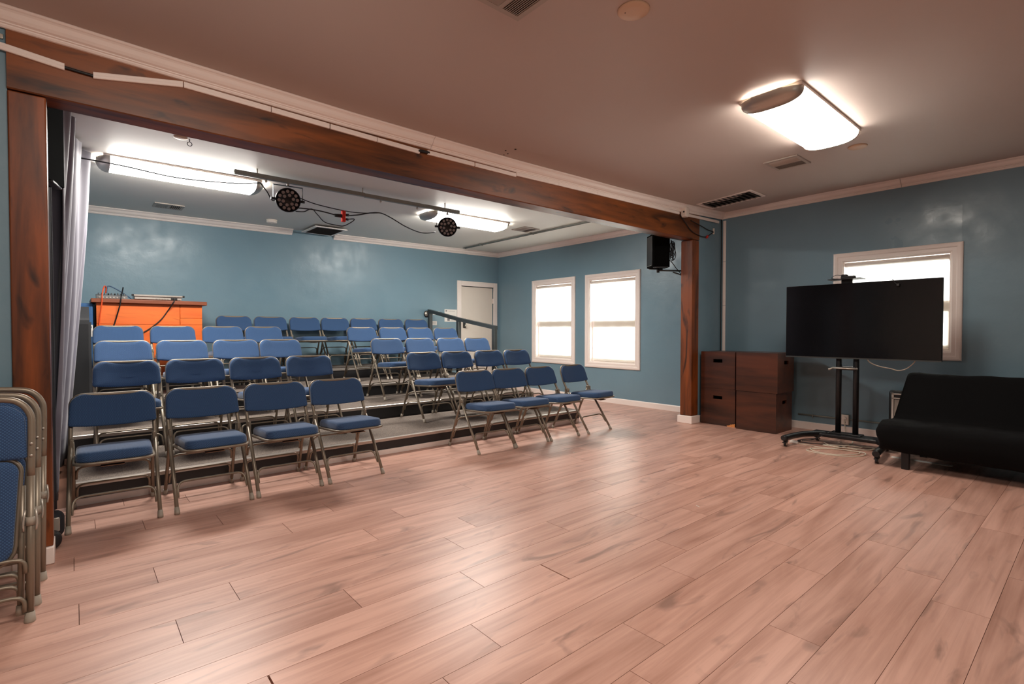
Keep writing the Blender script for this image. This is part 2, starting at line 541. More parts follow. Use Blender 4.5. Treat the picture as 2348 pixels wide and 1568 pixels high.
# ------------------------------------------------------------------ walls
def wall_cells(mb, axis, pos, thick, us, vs, holes):
    """wall slab in grid cells around rectangular holes; axis 'x': plane x=pos, u=y; axis 'y': plane y=pos, u=x"""
    us = sorted(set(us + [h[0] for h in holes]+[h[1] for h in holes]))
    vs = sorted(set(vs + [h[2] for h in holes]+[h[3] for h in holes]))
    for u0, u1 in zip(us, us[1:]):
        for v0, v1 in zip(vs, vs[1:]):
            cu, cv = (u0+u1)/2, (v0+v1)/2
            if any(h[0] < cu < h[1] and h[2] < cv < h[3] for h in holes): continue
            if axis == 'x': mb.box(pos, pos+thick, u0, u1, v0, v1)
            else: mb.box(u0, u1, pos, pos+thick, v0, v1)
    return mb
CW = 0.095      # casing width
WIN = [(6.300, 7.445, .605, 2.205), (4.898, 6.062, .583, 2.205), (.985, 2.160, .904, 2.126)]
holes = [(a+CW, b-CW, c+CW, d-CW) for a, b, c, d in WIN]
struct(wall_cells(MB(), 'x', XW, .2, [Y0-.1, YB+.2], [-.05, 3.0], holes).obj('wall_right', 'blue_wall'), 'blue painted wall with three windows')
DOOR = (5.93, 6.755, 0.0, 2.13)
struct(wall_cells(MB(), 'y', YB, .14, [XL-.2, XW], [-.05, 3.0], [DOOR]).obj('wall_back', 'blue_wall'), 'blue painted wall behind the top row of chairs')
struct(MB().box(XL-.12, XL, YF+.13, YB, -.05, 3.0).obj('wall_alcove_left', 'blue_wall'))
struct(MB().box(X0, -.236, YF+.015, YF+.13, -.05, 3.0).obj('wall_front_left', 'blue_wall'), 'blue wall beside the left wooden post')
struct(MB().box(6.285, XW, YF+.015, YF+.13, -.05, 3.0).obj('wall_front_right', 'blue_wall'), 'narrow blue wall between right post and corner')
struct(MB().box(-.236, 6.285, YF+.03, YF+.12, 2.70, 3.0).obj('wall_header', 'blue_wall'))
struct(MB().box(X0-.14, X0, Y0-.1, YF+.13, -.05, 3.0).obj('wall_left', 'grey_wall'))
struct(MB().box(X0-.14, XW, Y0-.14, Y0, -.05, 3.0).obj('wall_behind', 'blue_wall'))

# ------------------------------------------------------------------ ceilings
def grid(fn, xs, ys):
    vs = [(x, y, fn(x, y)) for y in ys for x in xs]
    n = len(xs)
    fs = [(j*n+i, j*n+i+1, (j+1)*n+i+1, (j+1)*n+i) for j in range(len(ys)-1) for i in range(n-1)]
    return vs, fs
xs = [X0+(XW-X0)*i/36 for i in range(37)]
ys = [Y0+(YF+.03-Y0)*i/36 for i in range(37)]
v, f = grid(ceil_main, xs, ys)
n = len(v)
mb = MB(); mb.add(v, f, True)
mb.add([(X0, Y0, 3.1), (XW, Y0, 3.1), (XW, YF+.03, 3.1), (X0, YF+.03, 3.1)], [(0, 1, 2, 3)])
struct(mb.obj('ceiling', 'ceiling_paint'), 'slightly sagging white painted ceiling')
mb = MB(); v, f = grid(lambda x, y: ceil_alc(x), [XL-.1, XW+.05], [YF+.02, YB+.05]); mb.add(v, f)
mb.add([(XL-.1, YF+.02, 3.1), (XW+.05, YF+.02, 3.1), (XW+.05, YB+.05, 3.1), (XL-.1, YB+.05, 3.1)], [(0, 1, 2, 3)])
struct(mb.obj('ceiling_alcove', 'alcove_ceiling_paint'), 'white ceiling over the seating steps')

wall_paint('blue_patch_paint', BLUE, 0.3)
MB().box(XW-.0015, XW, 1.0, 1.66, 2.13, 2.50).obj('repaint_patch', 'blue_patch_paint', [o for o in bpy.data.objects if o.name == 'wall_right'][0])
for (cx_, cy_, rr_) in ((2.80, 3.357, .008), (2.85, 3.288, .010), (2.86, 3.40, .009), (2.85, 3.44, .006)):
    m_ = MB().disc_lathe([(rr_, 0), (rr_*.8, -.0015)], 10).obj('screw_hole', 'dark_void', [o for o in bpy.data.objects if o.name == 'ceiling'][0])
    m_.location = (cx_, cy_, ceil_main(cx_, cy_)-.0005)
# ------------------------------------------------------------------ crown mouldings, baseboards
# profile: a = out from the wall, b = down from the ceiling (negative)
CP = [(0, 0), (.082, 0), (.082, -.008), (.076, -.014), (.070, -.017), (.062, -.024), (.050, -.044), (.038, -.056), (.024, -.062), (.024, -.067), (.016, -.070), (.016, -.076), (.009, -.084), (0, -.086)]
def crown(name, pts, out, label=None):
    mb = MB().extrude(CP, pts[0], pts[1:], out, (0, 0, 1))
    return struct(mb.obj(name, 'trim_paint'), label)
def cpts(xa, xb, y, nn=26):
    return [(lerp(xa, xb, i/nn), y, interp(CROWN, lerp(xa, xb, i/nn))+.002) for i in range(nn+1)]
JX = 2.17
crown('trim_1', cpts(X0, JX, YF+.0)[:], (0, -1, 0), 'white crown moulding along the beam, left length')
crown('trim_2', cpts(JX+.003, XW, YF+.0)[:], (0, -1, 0), 'white crown moulding along the beam, right length')
JY = 1.508
crown('trim_3', [(XW, YF, ceil_main(XW, YF-.1)+.006), (XW, 2.9, 2.866), (XW, JY+.002, 2.868)], (-1, 0, 0), 'white crown moulding on the wall above the television')
crown('trim_4', [(XW, JY-.002, 2.868), (XW, Y0, 2.868)], (-1, 0, 0), 'white crown moulding continuing right of the joint')
crown('trim_5', [(XW, YF+.1, ceil_alc(XW)), (XW, YB, ceil_alc(XW))], (-1, 0, 0), 'white crown moulding above the two windows')
crown('trim_6', [(XL, YB, ceil_alc(XL)), (2.66, YB, ceil_alc(2.66))], (0, -1, 0), 'white crown moulding on back wall left of the grille')
crown('trim_7', [(3.33, YB, ceil_alc(3.33)), (XW, YB, ceil_alc(XW))], (0, -1, 0), 'white crown moulding on back wall right of the grille')
BP = [(0, 0), (.014, 0), (.014, .078), (.009, .088), (0, .09)]
def base(name, p0, p1, out, label=None):
    return struct(MB().extrude(BP, p0, p1, out, (0, 0, 1)).obj(name, 'trim_paint'), label)
base('baseboard_right', (XW, YF+.13, 0), (XW, YB, 0), (-1, 0, 0), 'white baseboard under the two windows')
base('baseboard_main', (XW, Y0, 0), (XW, YF+.015, 0), (-1, 0, 0), 'white baseboard behind television and sofa')
base('baseboard_stub', (6.30, YF+.015, 0), (XW, YF+.015, 0), (0, -1, 0))
base('baseboard_back', (5.15, YB, 0), (5.83, YB, 0), (0, -1, 0))
base('baseboard_left', (X0, YF+.015, 0), (-.25, YF+.015, 0), (0, -1, 0))

# ------------------------------------------------------------------ wooden beam and posts
def soft_box(name, mat, x0, x1, y0, y1, z0, z1, r=.006, parent=None):
    return sharp(MB().rbox(x0, x1, y0, y1, z0, z1, r, 2).obj(name, mat, parent), 60)
beam = MB()
nn = 24
prof_lo = []
vs = []; fs = []
for i in range(nn+1):
    x = lerp(-.236, 6.285, i/nn)
    zb = BEAM_Z + .012*abs((x-2.2)/4.0)**2
    for (yy, zz) in ((YF, 2.80), (YF, zb+.006), (YF+.006, zb), (YF+.165, zb), (YF+.17, zb+.006), (YF+.17, 2.83)):
        vs.append((x, yy, zz))
for i in range(nn):
    for k in range(6):
        k2 = (k+1) % 6
        fs.append((i*6+k, i*6+k2, (i+1)*6+k2, (i+1)*6+k))
fs += [tuple(range(5, -1, -1)), tuple(nn*6+k for k in range(6))]
beam.add(vs, fs)
tag(beam.obj('wooden_beam', 'beam_wood'), 'long dark stained wooden beam across the opening', 'beam')
pl = empty('wooden_post', (-.165, YF+.085, 0))
def child_local(o, root):
    o.location = -Vector(root.location) if root.rotation_euler.z == 0 else o.location
    return o
child_local(soft_box('post_shaft', 'post_wood', -.236, -.094, YF+.002, YF+.17, .09, 2.392, parent=pl), pl)
child_local(soft_box('plinth', 'trim_paint', -.25, -.09, YF-.012, YF+.18, 0, .09, parent=pl), pl)
tag(pl, 'wide dark stained wooden post at the left edge of the opening', 'post')
pr = empty('wooden_post', (6.2, YF+.085, 0))
child_local(soft_box('post_shaft', 'post_wood', 6.117, 6.283, YF+.002, YF+.165, .10, 2.40, parent=pr), pr)
child_local(soft_box('plinth', 'trim_paint', 6.09, 6.30, YF-.02, YF+.19, 0, .10, parent=pr), pr)
tag(pr, 'dark stained wooden post beside the stacked boxes', 'post')

# ------------------------------------------------------------------ windows
def window(idx, a, b, c, d, label):
    root = empty('window_%d' % idx, (XW, (a+b)/2, c))
    struct(root, label)
    off = Vector(root.location)
    def P(mb, name, mat):
        o = mb.obj(name, mat, root); o.location = -off; return o
    # mitred casing boards with a stepped profile
    cp = [(0, 0), (CW, 0), (CW, .012), (CW-.012, .018), (CW*.55, .018), (CW*.45, .024), (.02, .026), (.006, .022), (0, .014)]  # a inwards from outer edge
    def board(p0, p1, inn):
        p0, p1, inn = Vector(p0), Vector(p1), Vector(inn)
        d_ = (p1-p0).normalized()
        mb = MB(); vs = []
        for (q, sgn) in ((p0, 1), (p1, -1)):
            for aa, bb in cp:
                vs.append(q+inn*aa+d_*aa*sgn+Vector((-1, 0, 0))*bb)
        m_ = len(cp)
        fs = [(k, (k+1) % m_, m_+(k+1) % m_, m_+k) for k in range(m_)]+[tuple(range(m_-1, -1, -1)), tuple(range(m_, 2*m_))]
        mb.add(vs, fs)
        return P(mb, 'casing_board', 'trim_paint')
    board((XW, a, c), (XW, b, c), (0, 0, 1)); board((XW, a, d), (XW, b, d), (0, 0, -1))
    board((XW, a, c), (XW, a, d), (0, 1, 0)); board((XW, b, c), (XW, b, d), (0, -1, 0))
    ia, ib, ic, id_ = a+CW, b-CW, c+CW, d-CW
    # jamb lining
    jb = MB()
    jb.box(XW+.001, XW+.2, ia, ia+.012, ic, id_).box(XW+.001, XW+.2, ib-.012, ib, ic, id_).box(XW+.001, XW+.2, ia+.012, ib-.012, ic, ic+.012).box(XW+.001, XW+.2, ia+.012, ib-.012, id_-.012, id_)
    ia, ib, ic, id_ = ia+.012, ib-.012, ic+.012, id_-.012
    P(jb, 'jamb', 'trim_paint')
    mid = lerp(ic, id_, .46)
    def sash(x0, x1, z0, z1, w, wb_, wt, nm):
        s_ = MB().box(x0, x1, ia, ia+w, z0, z1).box(x0, x1, ib-w, ib, z0, z1).box(x0, x1, ia+w, ib-w, z0, z0+wb_).box(x0, x1, ia+w, ib-w, z1-wt, z1)
        so = P(s_, nm, 'trim_paint')
        g = MB().box((x0+x1)/2-.002, (x0+x1)/2+.002, ia+w, ib-w, z0+wb_, z1-wt).obj('pane', 'window_glass', so)
        return so
    sash(XW+.152, XW+.176, mid-.03, id_, .016, .05, .03, 'upper_sash')
    sash(XW+.064, XW+.09, ic, mid+.06, .022, .055, .12, 'lower_sash')
    # roller blind: tube, cloth, bottom bar
    bl = empty('roller_blind', (XW+.03, (ia+ib)/2, id_))
    tag(bl, 'white roller blind drawn down in '+label.replace('white framed ', ''), 'blind', 'roller blinds')
    bo = Vector(bl.location)
    def Q(mb, name, mat):
        o = mb.obj(name, mat, bl); o.location = -bo; return o
    Q(MB().cyl((XW+.034, ia+.01, id_-.032), (XW+.034, ib-.006, id_-.032), .027, 16), 'roller_tube', 'white_plastic')
    yb0, yb1 = ia+.010, ib-.045
    cl = MB(); ny = 12
    vs = []
    for j in range(2):
        for i in range(ny+1):
            y = lerp(yb0, yb1, i/ny)
            vs.append((XW+.055+.002*math.sin(i*1.7), y, (ic+.012, id_-.045)[j]))
    cl.add(vs, [(i, i+1, ny+2+i, ny+1+i) for i in range(ny)], True)
    Q(cl, 'blind_cloth', 'blind_fabric')
    Q(MB().rbox(XW+.049, XW+.061, yb0, yb1, ic+.006, ic+.028, .004), 'bottom_bar', 'white_plastic')
    Q(MB().box(XW+.02, XW+.05, ia+.001, ia+.008, id_-.075, id_-.008), 'bracket', 'white_plastic')
    Q(MB().tube([(XW+.02, ib-.02, id_-.05), (XW+.02, ib-.022, lerp(ic, id_, .2))], .0018, 5), 'cord', 'white_plastic')
    return root
window(1, *WIN[0], 'white framed window nearest the back corner')
window(2, *WIN[1], 'white framed window between the corner window and the hanging speaker')
window(3, *WIN[2], 'white framed window behind the television')

# ------------------------------------------------------------------ door in the back wall
dr = empty('door_1', (6.34, YB, 0)); struct(dr, 'cream flat door in the back wall behind the handrail')
do = Vector(dr.location)
def D(mb, name, mat, par=None):
    o = mb.obj(name, mat, par or dr)
    if par is None: o.location = -do
    return o
dx0, dx1, dz1 = DOOR[0], DOOR[1], DOOR[3]
cs = MB()
for (u0, u1, z0, z1) in ((dx0-.1, dx0, 0, dz1+.1), (dx1, dx1+.1, 0, dz1+.1), (dx0, dx1, dz1, dz1+.1)):
    D(MB().rbox(u0, u1, YB-.02, YB+.01, z0, z1, .005, 1), 'casing_board', 'trim_paint')
slab = D(MB().rbox(dx0+.008, dx1-.012, YB+.012, YB+.05, .01, dz1-.012, .002, 1), 'door_slab', 'door_paint')
D(MB().box(dx0, dx1, YB+.06, YB+.12, 0, dz1), 'door_stop', 'dark_void')
D(MB().rbox(dx0+.055, dx0+.115, YB-.004, YB+.012, 1.28, 1.47, .004), 'lock_plate', 'black_metal')
D(MB().cyl((dx0+.085, YB-.004, 1.33), (dx0+.085, YB-.05, 1.33), .016, 12).cyl((dx0+.085, YB-.05, 1.33), (dx0+.085, YB-.06, 1.33), .024, 12), 'door_knob', 'nickel')
for z in (.3, 1.1, 1.85):
    D(MB().box(dx1-.012, dx1+.002, YB-.006, YB+.02, z-.05, z+.05), 'hinge', 'trim_paint')

# ------------------------------------------------------------------ seating steps
ST_Y = [4.60, 5.66, 6.61, 7.62, YB]
ST_Z = [.16, .32, .48, .64]
PX0, PX1 = -.02, 5.12
ORD = ['lowest', 'second', 'third', 'top']
for i in range(4):
    y0, y1, z = ST_Y[i], ST_Y[i+1], ST_Z[i]
    zl = 0 if i == 0 else ST_Z[i-1]
    t = empty('seating_step', ((PX0+PX1)/2, y0, 0))
    tag(t, '%s carpeted seating step with black riser and metal nosing' % ORD[i], 'step', 'carpeted seating steps')
    off = Vector(t.location)
    def P(mb, nm, mt):
        o = mb.obj(nm, mt, t); o.location = -off; return o
    P(MB().box(PX0, PX1, y0+.02, y1-.001, 0, z-.012), 'platform', 'black_paint')
    P(MB().box(PX0, PX1, y0+.004, y0+.02, zl, z-.02), 'riser_board', 'black_paint')
    P(MB().box(PX0, PX1, y0+.03, y1-.001, z-.012, z), 'carpet', 'carpet')
    cut = PX0+(.32+.12*i)*(PX1-PX0)
    for (xa, xb) in ((PX0, cut-.002), (cut+.002, PX1)):
        P(MB().extrude([(-.004, -.030), (.03, -.030), (.03, .0), (.028, .0005), (.002, .0005), (-.004, -.004)], (xa, y0, z), (xb, y0, z), (0, 1, 0), (0, 0, 1)), 'nosing', 'aluminium')
    if i == 0:
        for (xa, xb) in ((PX0, 2.0), (2.004, PX1-.02)):
            P(MB().rbox(xa, xb, y0-.012, y0+.004, 0, .05, .002, 1), 'base_strip', 'trim_paint')

# ------------------------------------------------------------------ padded folding chairs
def pad_mesh(outline, depth_f, depth_b, place):
    """pillow from a 2D outline; place(u, v, w) -> 3D; w runs from back (-) to front (+)"""
    mb = MB()
    rings = [(1.0, 0.0), (1.0, .35), (.985, .68), (.95, .88), (.86, .985), (.6, 1.0), (.25, 1.0)]
    cu = sum(p[0] for p in outline)/len(outline); cv = sum(p[1] for p in outline)/len(outline)
    m_ = len(outline)
    vs = []; fs = []
    lv = [(s_, -h*depth_b) for s_, h in reversed(rings)] + [(s_, h*depth_f) for s_, h in rings[1:]]
    for s_, w in lv:
        for u, v in outline:
            vs.append(place(cu+(u-cu)*s_, cv+(v-cv)*s_, w))
    for i in range(len(lv)-1):
        for k in range(m_):
            k2 = (k+1) % m_
            fs.append((i*m_+k, i*m_+k2, (i+1)*m_+k2, (i+1)*m_+k))
    fs.append(tuple(range(m_-1, -1, -1))); fs.append(tuple((len(lv)-1)*m_+k for k in range(m_)))
    mb.add(vs, fs, True)
    return mb

def rrect(w0, w1, h0, h1, r0, r1, n=5, dip=0.0, sag=0.0, nx=6):
    """outline from bottom (half width w0 at h0, corner r0) to top (half width w1 at h1, corner r1)"""
    pts = []
    def arc(cx, cy, r, a0, a1):
        for k in range(n+1):
            a = lerp(a0, a1, k/n); pts.append((cx+r*math.cos(a), cy+r*math.sin(a)))
    for k in range(1, nx):
        u = lerp(-w0+r0, w0-r0, k/nx); pts.append((u, h0-sag*(1-(u/w0)**2)))
    arc(w0-r0, h0+r0, r0, -PI/2, 0)
    arc(w1-r1, h1-r1, r1, 0, PI/2)
    for k in range(1, nx):
        u = lerp(w1-r1, -w1+r1, k/nx); pts.append((u, h1-dip*math.cos(u/w1*PI/2)))
    arc(-w1+r1, h1-r1, r1, PI/2, PI)
    arc(-w0+r0, h0+r0, r0, PI, 3*PI/2)
    return pts

RAIL = [(0.0, .012), (.285, .43), (.312, .47), (.378, .585), (.418, .69), (.433, .745)]     # (y, z) along the side rail
def rail_y(z):
    return interp([(zz, yy) for yy, zz in RAIL], z)
TUB = .0125
HW = .222

def make_chair():
    c = empty('folding_chair')
    for s_ in (-1, 1):
        lg = MB().tube([(s_*(HW+.004), 0.0, .012), (s_*(HW+.002), .15, .232), (s_*HW, .312, .47)], TUB, 10).obj('leg', 'chair_metal', c)
        MB().tube([(s_*(HW+.004), 0.0, .0), (s_*(HW+.004), 0.0, .010), (s_*(HW+.004), .020, .040)], [.0165, .0165, .0140], 10).obj('foot_cap', 'chair_foot', lg)
        rl = MB().tube([(s_*(HW-.006), .345, .485), (s_*(HW-.008), .44, .28), (s_*(HW-.002), .552, .012)], TUB*.92, 10).obj('leg', 'chair_metal', c)
        MB().tube([(s_*(HW-.002), .554, .0), (s_*(HW-.002), .554, .010), (s_*(HW-.002), .542, .038)], [.0158, .0158, .0135], 10).obj('foot_cap', 'chair_foot', rl)
        MB().rbox(s_*HW-.016 if s_ > 0 else s_*HW-.006, s_*HW+.006 if s_ > 0 else s_*HW+.016, .30, .365, .445, .515, .006, 1,
                  ).obj('hinge', 'chair_metal', c)
    # back frame: U of tube
    bf = [(-HW, .312, .47), (-HW, .378, .585), (-HW, .418, .69), (-HW+.004, .430, .735), (-HW+.03, .4375, .768), (-HW+.075, .440, .778),
          (0, .444, .776), (HW-.075, .440, .778), (HW-.03, .4375, .768), (HW-.004, .430, .735), (HW, .418, .69), (HW, .378, .585), (HW, .312, .47)]
    MB().tube(spl(bf, 4), TUB, 10).obj('back_frame', 'chair_metal', c)
    # backrest pad
    ol = rrect(HW+.013, HW+.008, .585, .786, .016, .078, dip=.012, sag=.014)
    def place(u, v, w):
        bow = .030*(1-(u/HW)**2)
        return Vector((u, rail_y(min(v, .745))+.008*sstep((v-.735)/.04)+bow-.010-w, v))
    pad_mesh(ol, .032, .013, place).obj('backrest', 'chair_fabric', c)
    # seat pad, seat frame and little inspection card under the seat
    tilt = .05
    so = [(u, v) for u, v in rrect(.188, .196, -.098, .31, .075, .03, nx=5)]
    def zs(y): return .437-(y)*tilt
    pad_mesh(so, .050, .018, lambda u, v, w: Vector((u, v, zs(v)+w))).obj('seat', 'chair_fabric', c)
    MB().tube([(u*1.03, .09+(v-.09)*1.03, zs(v)-.020) for u, v in so], .0095, 8, closed=True).obj('seat_frame', 'chair_metal', c)
    MB().box(-.07, .045, -.03, .04, .392, .394, Matrix.Rotation(R(4), 4, 'X')).obj('under_seat_label', 'tag_brown', c)
    # cross bars bent down at both ends
    def bar(yz_mid, yz_end, hw, nm='cross_bar'):
        (ym, zm), (ye, ze) = yz_mid, yz_end
        pts = fillet([(-hw, ye, ze), (-hw+.004, ym, zm), (hw-.004, ym, zm), (hw, ye, ze)], .055, 6)
        MB().tube(pts, .0075, 8).obj(nm, 'chair_metal', c)
    bar((.125, .182), (.062, .09), HW-.012)
    bar((.478, .180), (.515, .09), HW-.022)
    bar((.428, .305), (.462, .22), HW-.022)
    return c
proto = make_chair()
CH = {
 1: (3.98, 0.0, [(.185, -2), (.728, 1), (1.228, -1), (1.748, 1), (3.215, -2), (3.70, -1), (4.195, 1), (4.80, 5)]),
 2: (5.072, .16, [(.351, 1), (.842, -1), (1.37, 2), (1.872, -1), (3.26, 0), (3.75, 1), (4.27, -1), (4.775, 1)]),
 3: (6.02, .32, [(.376, 0), (.891, 2), (1.386, -1), (1.875, 1), (3.245, -1), (3.772, 1), (4.284, 0), (4.785, 1)]),
 4: (7.03, .48, [(.385, -1), (.928, 1), (1.459, 0), (1.965, 2), (3.345, 1), (3.859, 0), (4.349, -1), (4.86, 1)]),
 5: (7.90, .64, [(1.775, 0), (2.278, .5), (2.783, -.3), (3.272, .4), (3.762, 0), (4.270, -.5), (4.79, .5)])}
NTH = ['first', 'second', 'third', 'fourth', 'fifth', 'sixth', 'seventh']
ROWN = {1: 'front row', 2: 'second row', 3: 'third row', 4: 'fourth row'}
first = True
for r_, (y, z, l) in CH.items():
    for k, (x, rot) in enumerate(l):
        o = proto if first else copy_tree(proto)
        first = False
        o.location = (x, y+.006*((k*7+r_*3) % 5-2)/2, z+(.0012 if r_ > 1 else 0))
        o.rotation_euler = (0, 0, R(rot))
        if r_ == 5:
            lab = 'blue padded folding chair, %s from the left in the back row against the wall' % NTH[k]
        else:
            blk = 'left' if k < 4 else 'right'
            lab = 'blue padded folding chair, %s from left in the %s block of the %s' % (NTH[k % 4], blk, ROWN[r_])
        tag(o, lab, 'chair', 'blue folding chairs set out in rows')

# folded chairs leaning at the left edge
def make_folded():
    c = empty('folded_chair')
    h = .925
    for s_ in (-1, 1):
        lg = MB().tube([(s_*(HW+.003), 0, .012), (s_*HW, 0, .60)], .0135, 10).obj('leg', 'chair_metal', c)
        MB().tube([(s_*(HW+.003), 0, 0), (s_*(HW+.003), 0, .01), (s_*(HW+.003), 0, .045)], [.019, .019, .0155], 10).obj('foot_cap', 'chair_foot', lg)
        rl = MB().tube([(s_*(HW-.026), .022, .05), (s_*(HW-.026), .022, .56)], .0115, 10).obj('leg', 'chair_metal', c)
        MB().tube([(s_*(HW-.026), .022, .035), (s_*(HW-.026), .022, .075)], [.0165, .014], 10).obj('foot_cap', 'chair_foot', rl)
        MB().tube([(s_*HW, 0, .395), (s_*HW, 0, .43)], .0165, 12).obj('collar', 'chair_foot', c)
        MB().tube(fillet([(s_*(HW-.02), -.012, .375), (s_*(HW-.022), -.016, .41), (s_*(HW-.016), -.012, .46)], .02), .004, 6).obj('spring_clip', 'nickel', c)
        MB().tube(fillet([(s_*(HW+.018), -.012, .375), (s_*(HW+.022), -.014, .41), (s_*(HW+.016), -.012, .46)], .02), .004, 6).obj('spring_clip', 'nickel', c)
        MB().disc_lathe([(.0055, 0), (.0055, .004), (.003, .006)], 10, Matrix.Translation((s_*HW, -.013, .735)) @ Matrix.Rotation(PI/2, 4, 'X')).obj('rivet', 'nickel', c)
        MB().disc_lathe([(.0055, 0), (.0055, .004), (.003, .006)], 10, Matrix.Translation((s_*HW, -.013, .685)) @ Matrix.Rotation(PI/2, 4, 'X')).obj('rivet', 'nickel', c)
    bf = [(-HW, 0, .60), (-HW, .0, .80), (-HW+.006, .0, .86), (-HW+.035, .0, .905), (-HW+.085, .0, h), (0, .0, h+.004), (HW-.085, .0, h), (HW-.035, .0, .905), (HW-.006, .0, .86), (HW, .0, .80), (HW, 0, .60)]
    MB().tube(spl(bf, 4), .0135, 10).obj('back_frame', 'chair_metal', c)
    ol = rrect(HW-.012, HW-.02, .672, .90, .012, .075, dip=.006)
    pad_mesh(ol, .018, .026, lambda u, v, w: Vector((u, .004+.012*(1-(u/HW)**2)-w, v))).obj('backrest', 'chair_fabric', c)
    so = rrect(.172, .185, .245, .668, .075, .05)
    pad_mesh(so, .022, .016, lambda u, v, w: Vector((u, .004-w, v))).obj('seat', 'chair_fabric', c)
    MB().tube([(u*1.035, .016, .455+(v-.455)*1.025) for u, v in so], .0085, 8, closed=True).obj('seat_frame', 'chair_metal', c)
    for zt, ze, yy in ((.265, .205, -.012), (.205, .14, .024), (.115, .05, -.012), (.155, .09, .026)):
        hw = HW-.012 if yy < 0 else HW-.03
        MB().tube(fillet([(-hw, yy, ze), (-hw+.003, yy, zt), (hw-.003, yy, zt), (hw, yy, ze)], .05, 6), .0078, 8).obj('cross_bar', 'chair_metal', c)
    return c
fp = make_folded()
FOLD = [(-.378, 2.885, 7, 1.5, 'foremost folded blue chair leaning in the stack at the left edge'),
        (-.366, 3.05, 6.5, 1.0, 'middle folded blue chair in the stack at the left edge'),
        (-.356, 3.335, 3.5, 1.0, 'rearmost folded blue chair in the stack, against the left post')]
for k, (x, y, lean, rz, lab) in enumerate(FOLD):
    o = fp if k == 0 else copy_tree(fp)
    o.location = (x, y, 0.0)
    o.rotation_euler = (-R(lean), R(1.2), R(rz))
    tag(o, lab, 'chair', 'folded chairs leaning by the post')

# ------------------------------------------------------------------ handrail
hr = empty('handrail', (5.15, 7.4, 0))
ho = Vector(hr.location)
def Hh(mb, nm, mt='rail_metal'):
    o = mb.obj(nm, mt, hr); o.location = -ho; return o
HP = [(8.42, 1.63, .64), (7.47, 1.452, .48), (6.46, 1.297, .32)]
for (y, zt, zb) in HP:
    Hh(MB().rbox(5.122, 5.188, y-.033, y+.033, 0.0, zt-.04, .003, 1), 'post')
for (a, b) in ((HP[0], HP[1]), (HP[1], HP[2])):
    ya, za, yb_, zb_ = a[0]+(.036 if a is HP[0] else 0), a[1], b[0]-(.036 if b is HP[2] else 0), b[1]
    Hh(MB().extrude([(-.034, -.06), (.034, -.06), (.034, 0), (-.034, 0)], (5.155, ya, za), (5.155, yb_, zb_), (1, 0, 0), (0, 0, 1)), 'top_rail')
tag(hr, 'dark metal handrail sloping down beside the seating steps', 'handrail')

# ------------------------------------------------------------------ ceiling light fixtures
def fixture(cx, cy, cz, lamp, label, ln=1.34, wd=.42, rz=0.0):
    t = empty('ceiling_light', (cx, cy, cz), rz)
    tag(t, label, 'light', 'ceiling lights with brushed metal ends')
    dep = .085
    ns = 16
    def arcpts(sw, sd, x):
        out = []
        for k in range(ns+1):
            a = PI*k/ns
            out.append(Vector((x, -wd/2*sw*math.copysign(abs(math.cos(a))**.75, math.cos(a)), -.020-dep*sd*(math.sin(a)**.7))))
        return out
    def loft(secs):
        mb = MB(); vs = []; fs = []
        for s_ in secs: vs += s_
        m_ = ns+1
        for i in range(len(secs)-1):
            for k in range(ns): fs.append((i*m_+k, i*m_+k+1, (i+1)*m_+k+1, (i+1)*m_+k))
        mb.add(vs, fs, True); return mb
    hl = ln/2-.10
    dm = loft([arcpts(.97, .95, -hl-.008), arcpts(.97, .95, hl+.008)]).obj('diffuser', lamp, t)
    for s_ in (-1, 1):
        secs = [arcpts(1.0, 1.0, s_*hl)]
        for q in (.25, .5, .72, .9, 1.0):
            k_ = math.sqrt(max(0, 1-q**2.4))
            secs.append(arcpts(.9*k_+.1 if q < 1 else .5, k_, s_*(hl+.10*q)))
        loft(secs).obj('end_cap', 'nickel', t)
    MB().box(-ln/2+.05, ln/2-.05, -wd/2-.002, wd/2+.002, -.021, 0).obj('base_plate', 'white_plastic', t)
    return t
fixture(4.30, 1.565, ceil_main(4.3, 1.56), 'lamp_main', 'lit ceiling light with brushed metal ends over the wood floor')
fixture(.88, 6.10, ceil_alc(.88), 'lamp_alcove', 'lit ceiling light over the seats beside the grey curtain', ln=1.42)
fixture(4.34, 6.10, ceil_alc(4.34), 'lamp_alcove', 'lit ceiling light behind the right stage lamp', ln=1.42)
fixture(.55, 1.42, ceil_main(.55, 1.42), 'lamp_main', 'lit ceiling light above the camera position, out of view')
fixture(.9, -2.0, ceil_main(.9, -2.0), 'lamp_main', 'lit ceiling light added in the rear of the room, out of view')  # unseen fixture, added behind the camera to brighten the room's left side

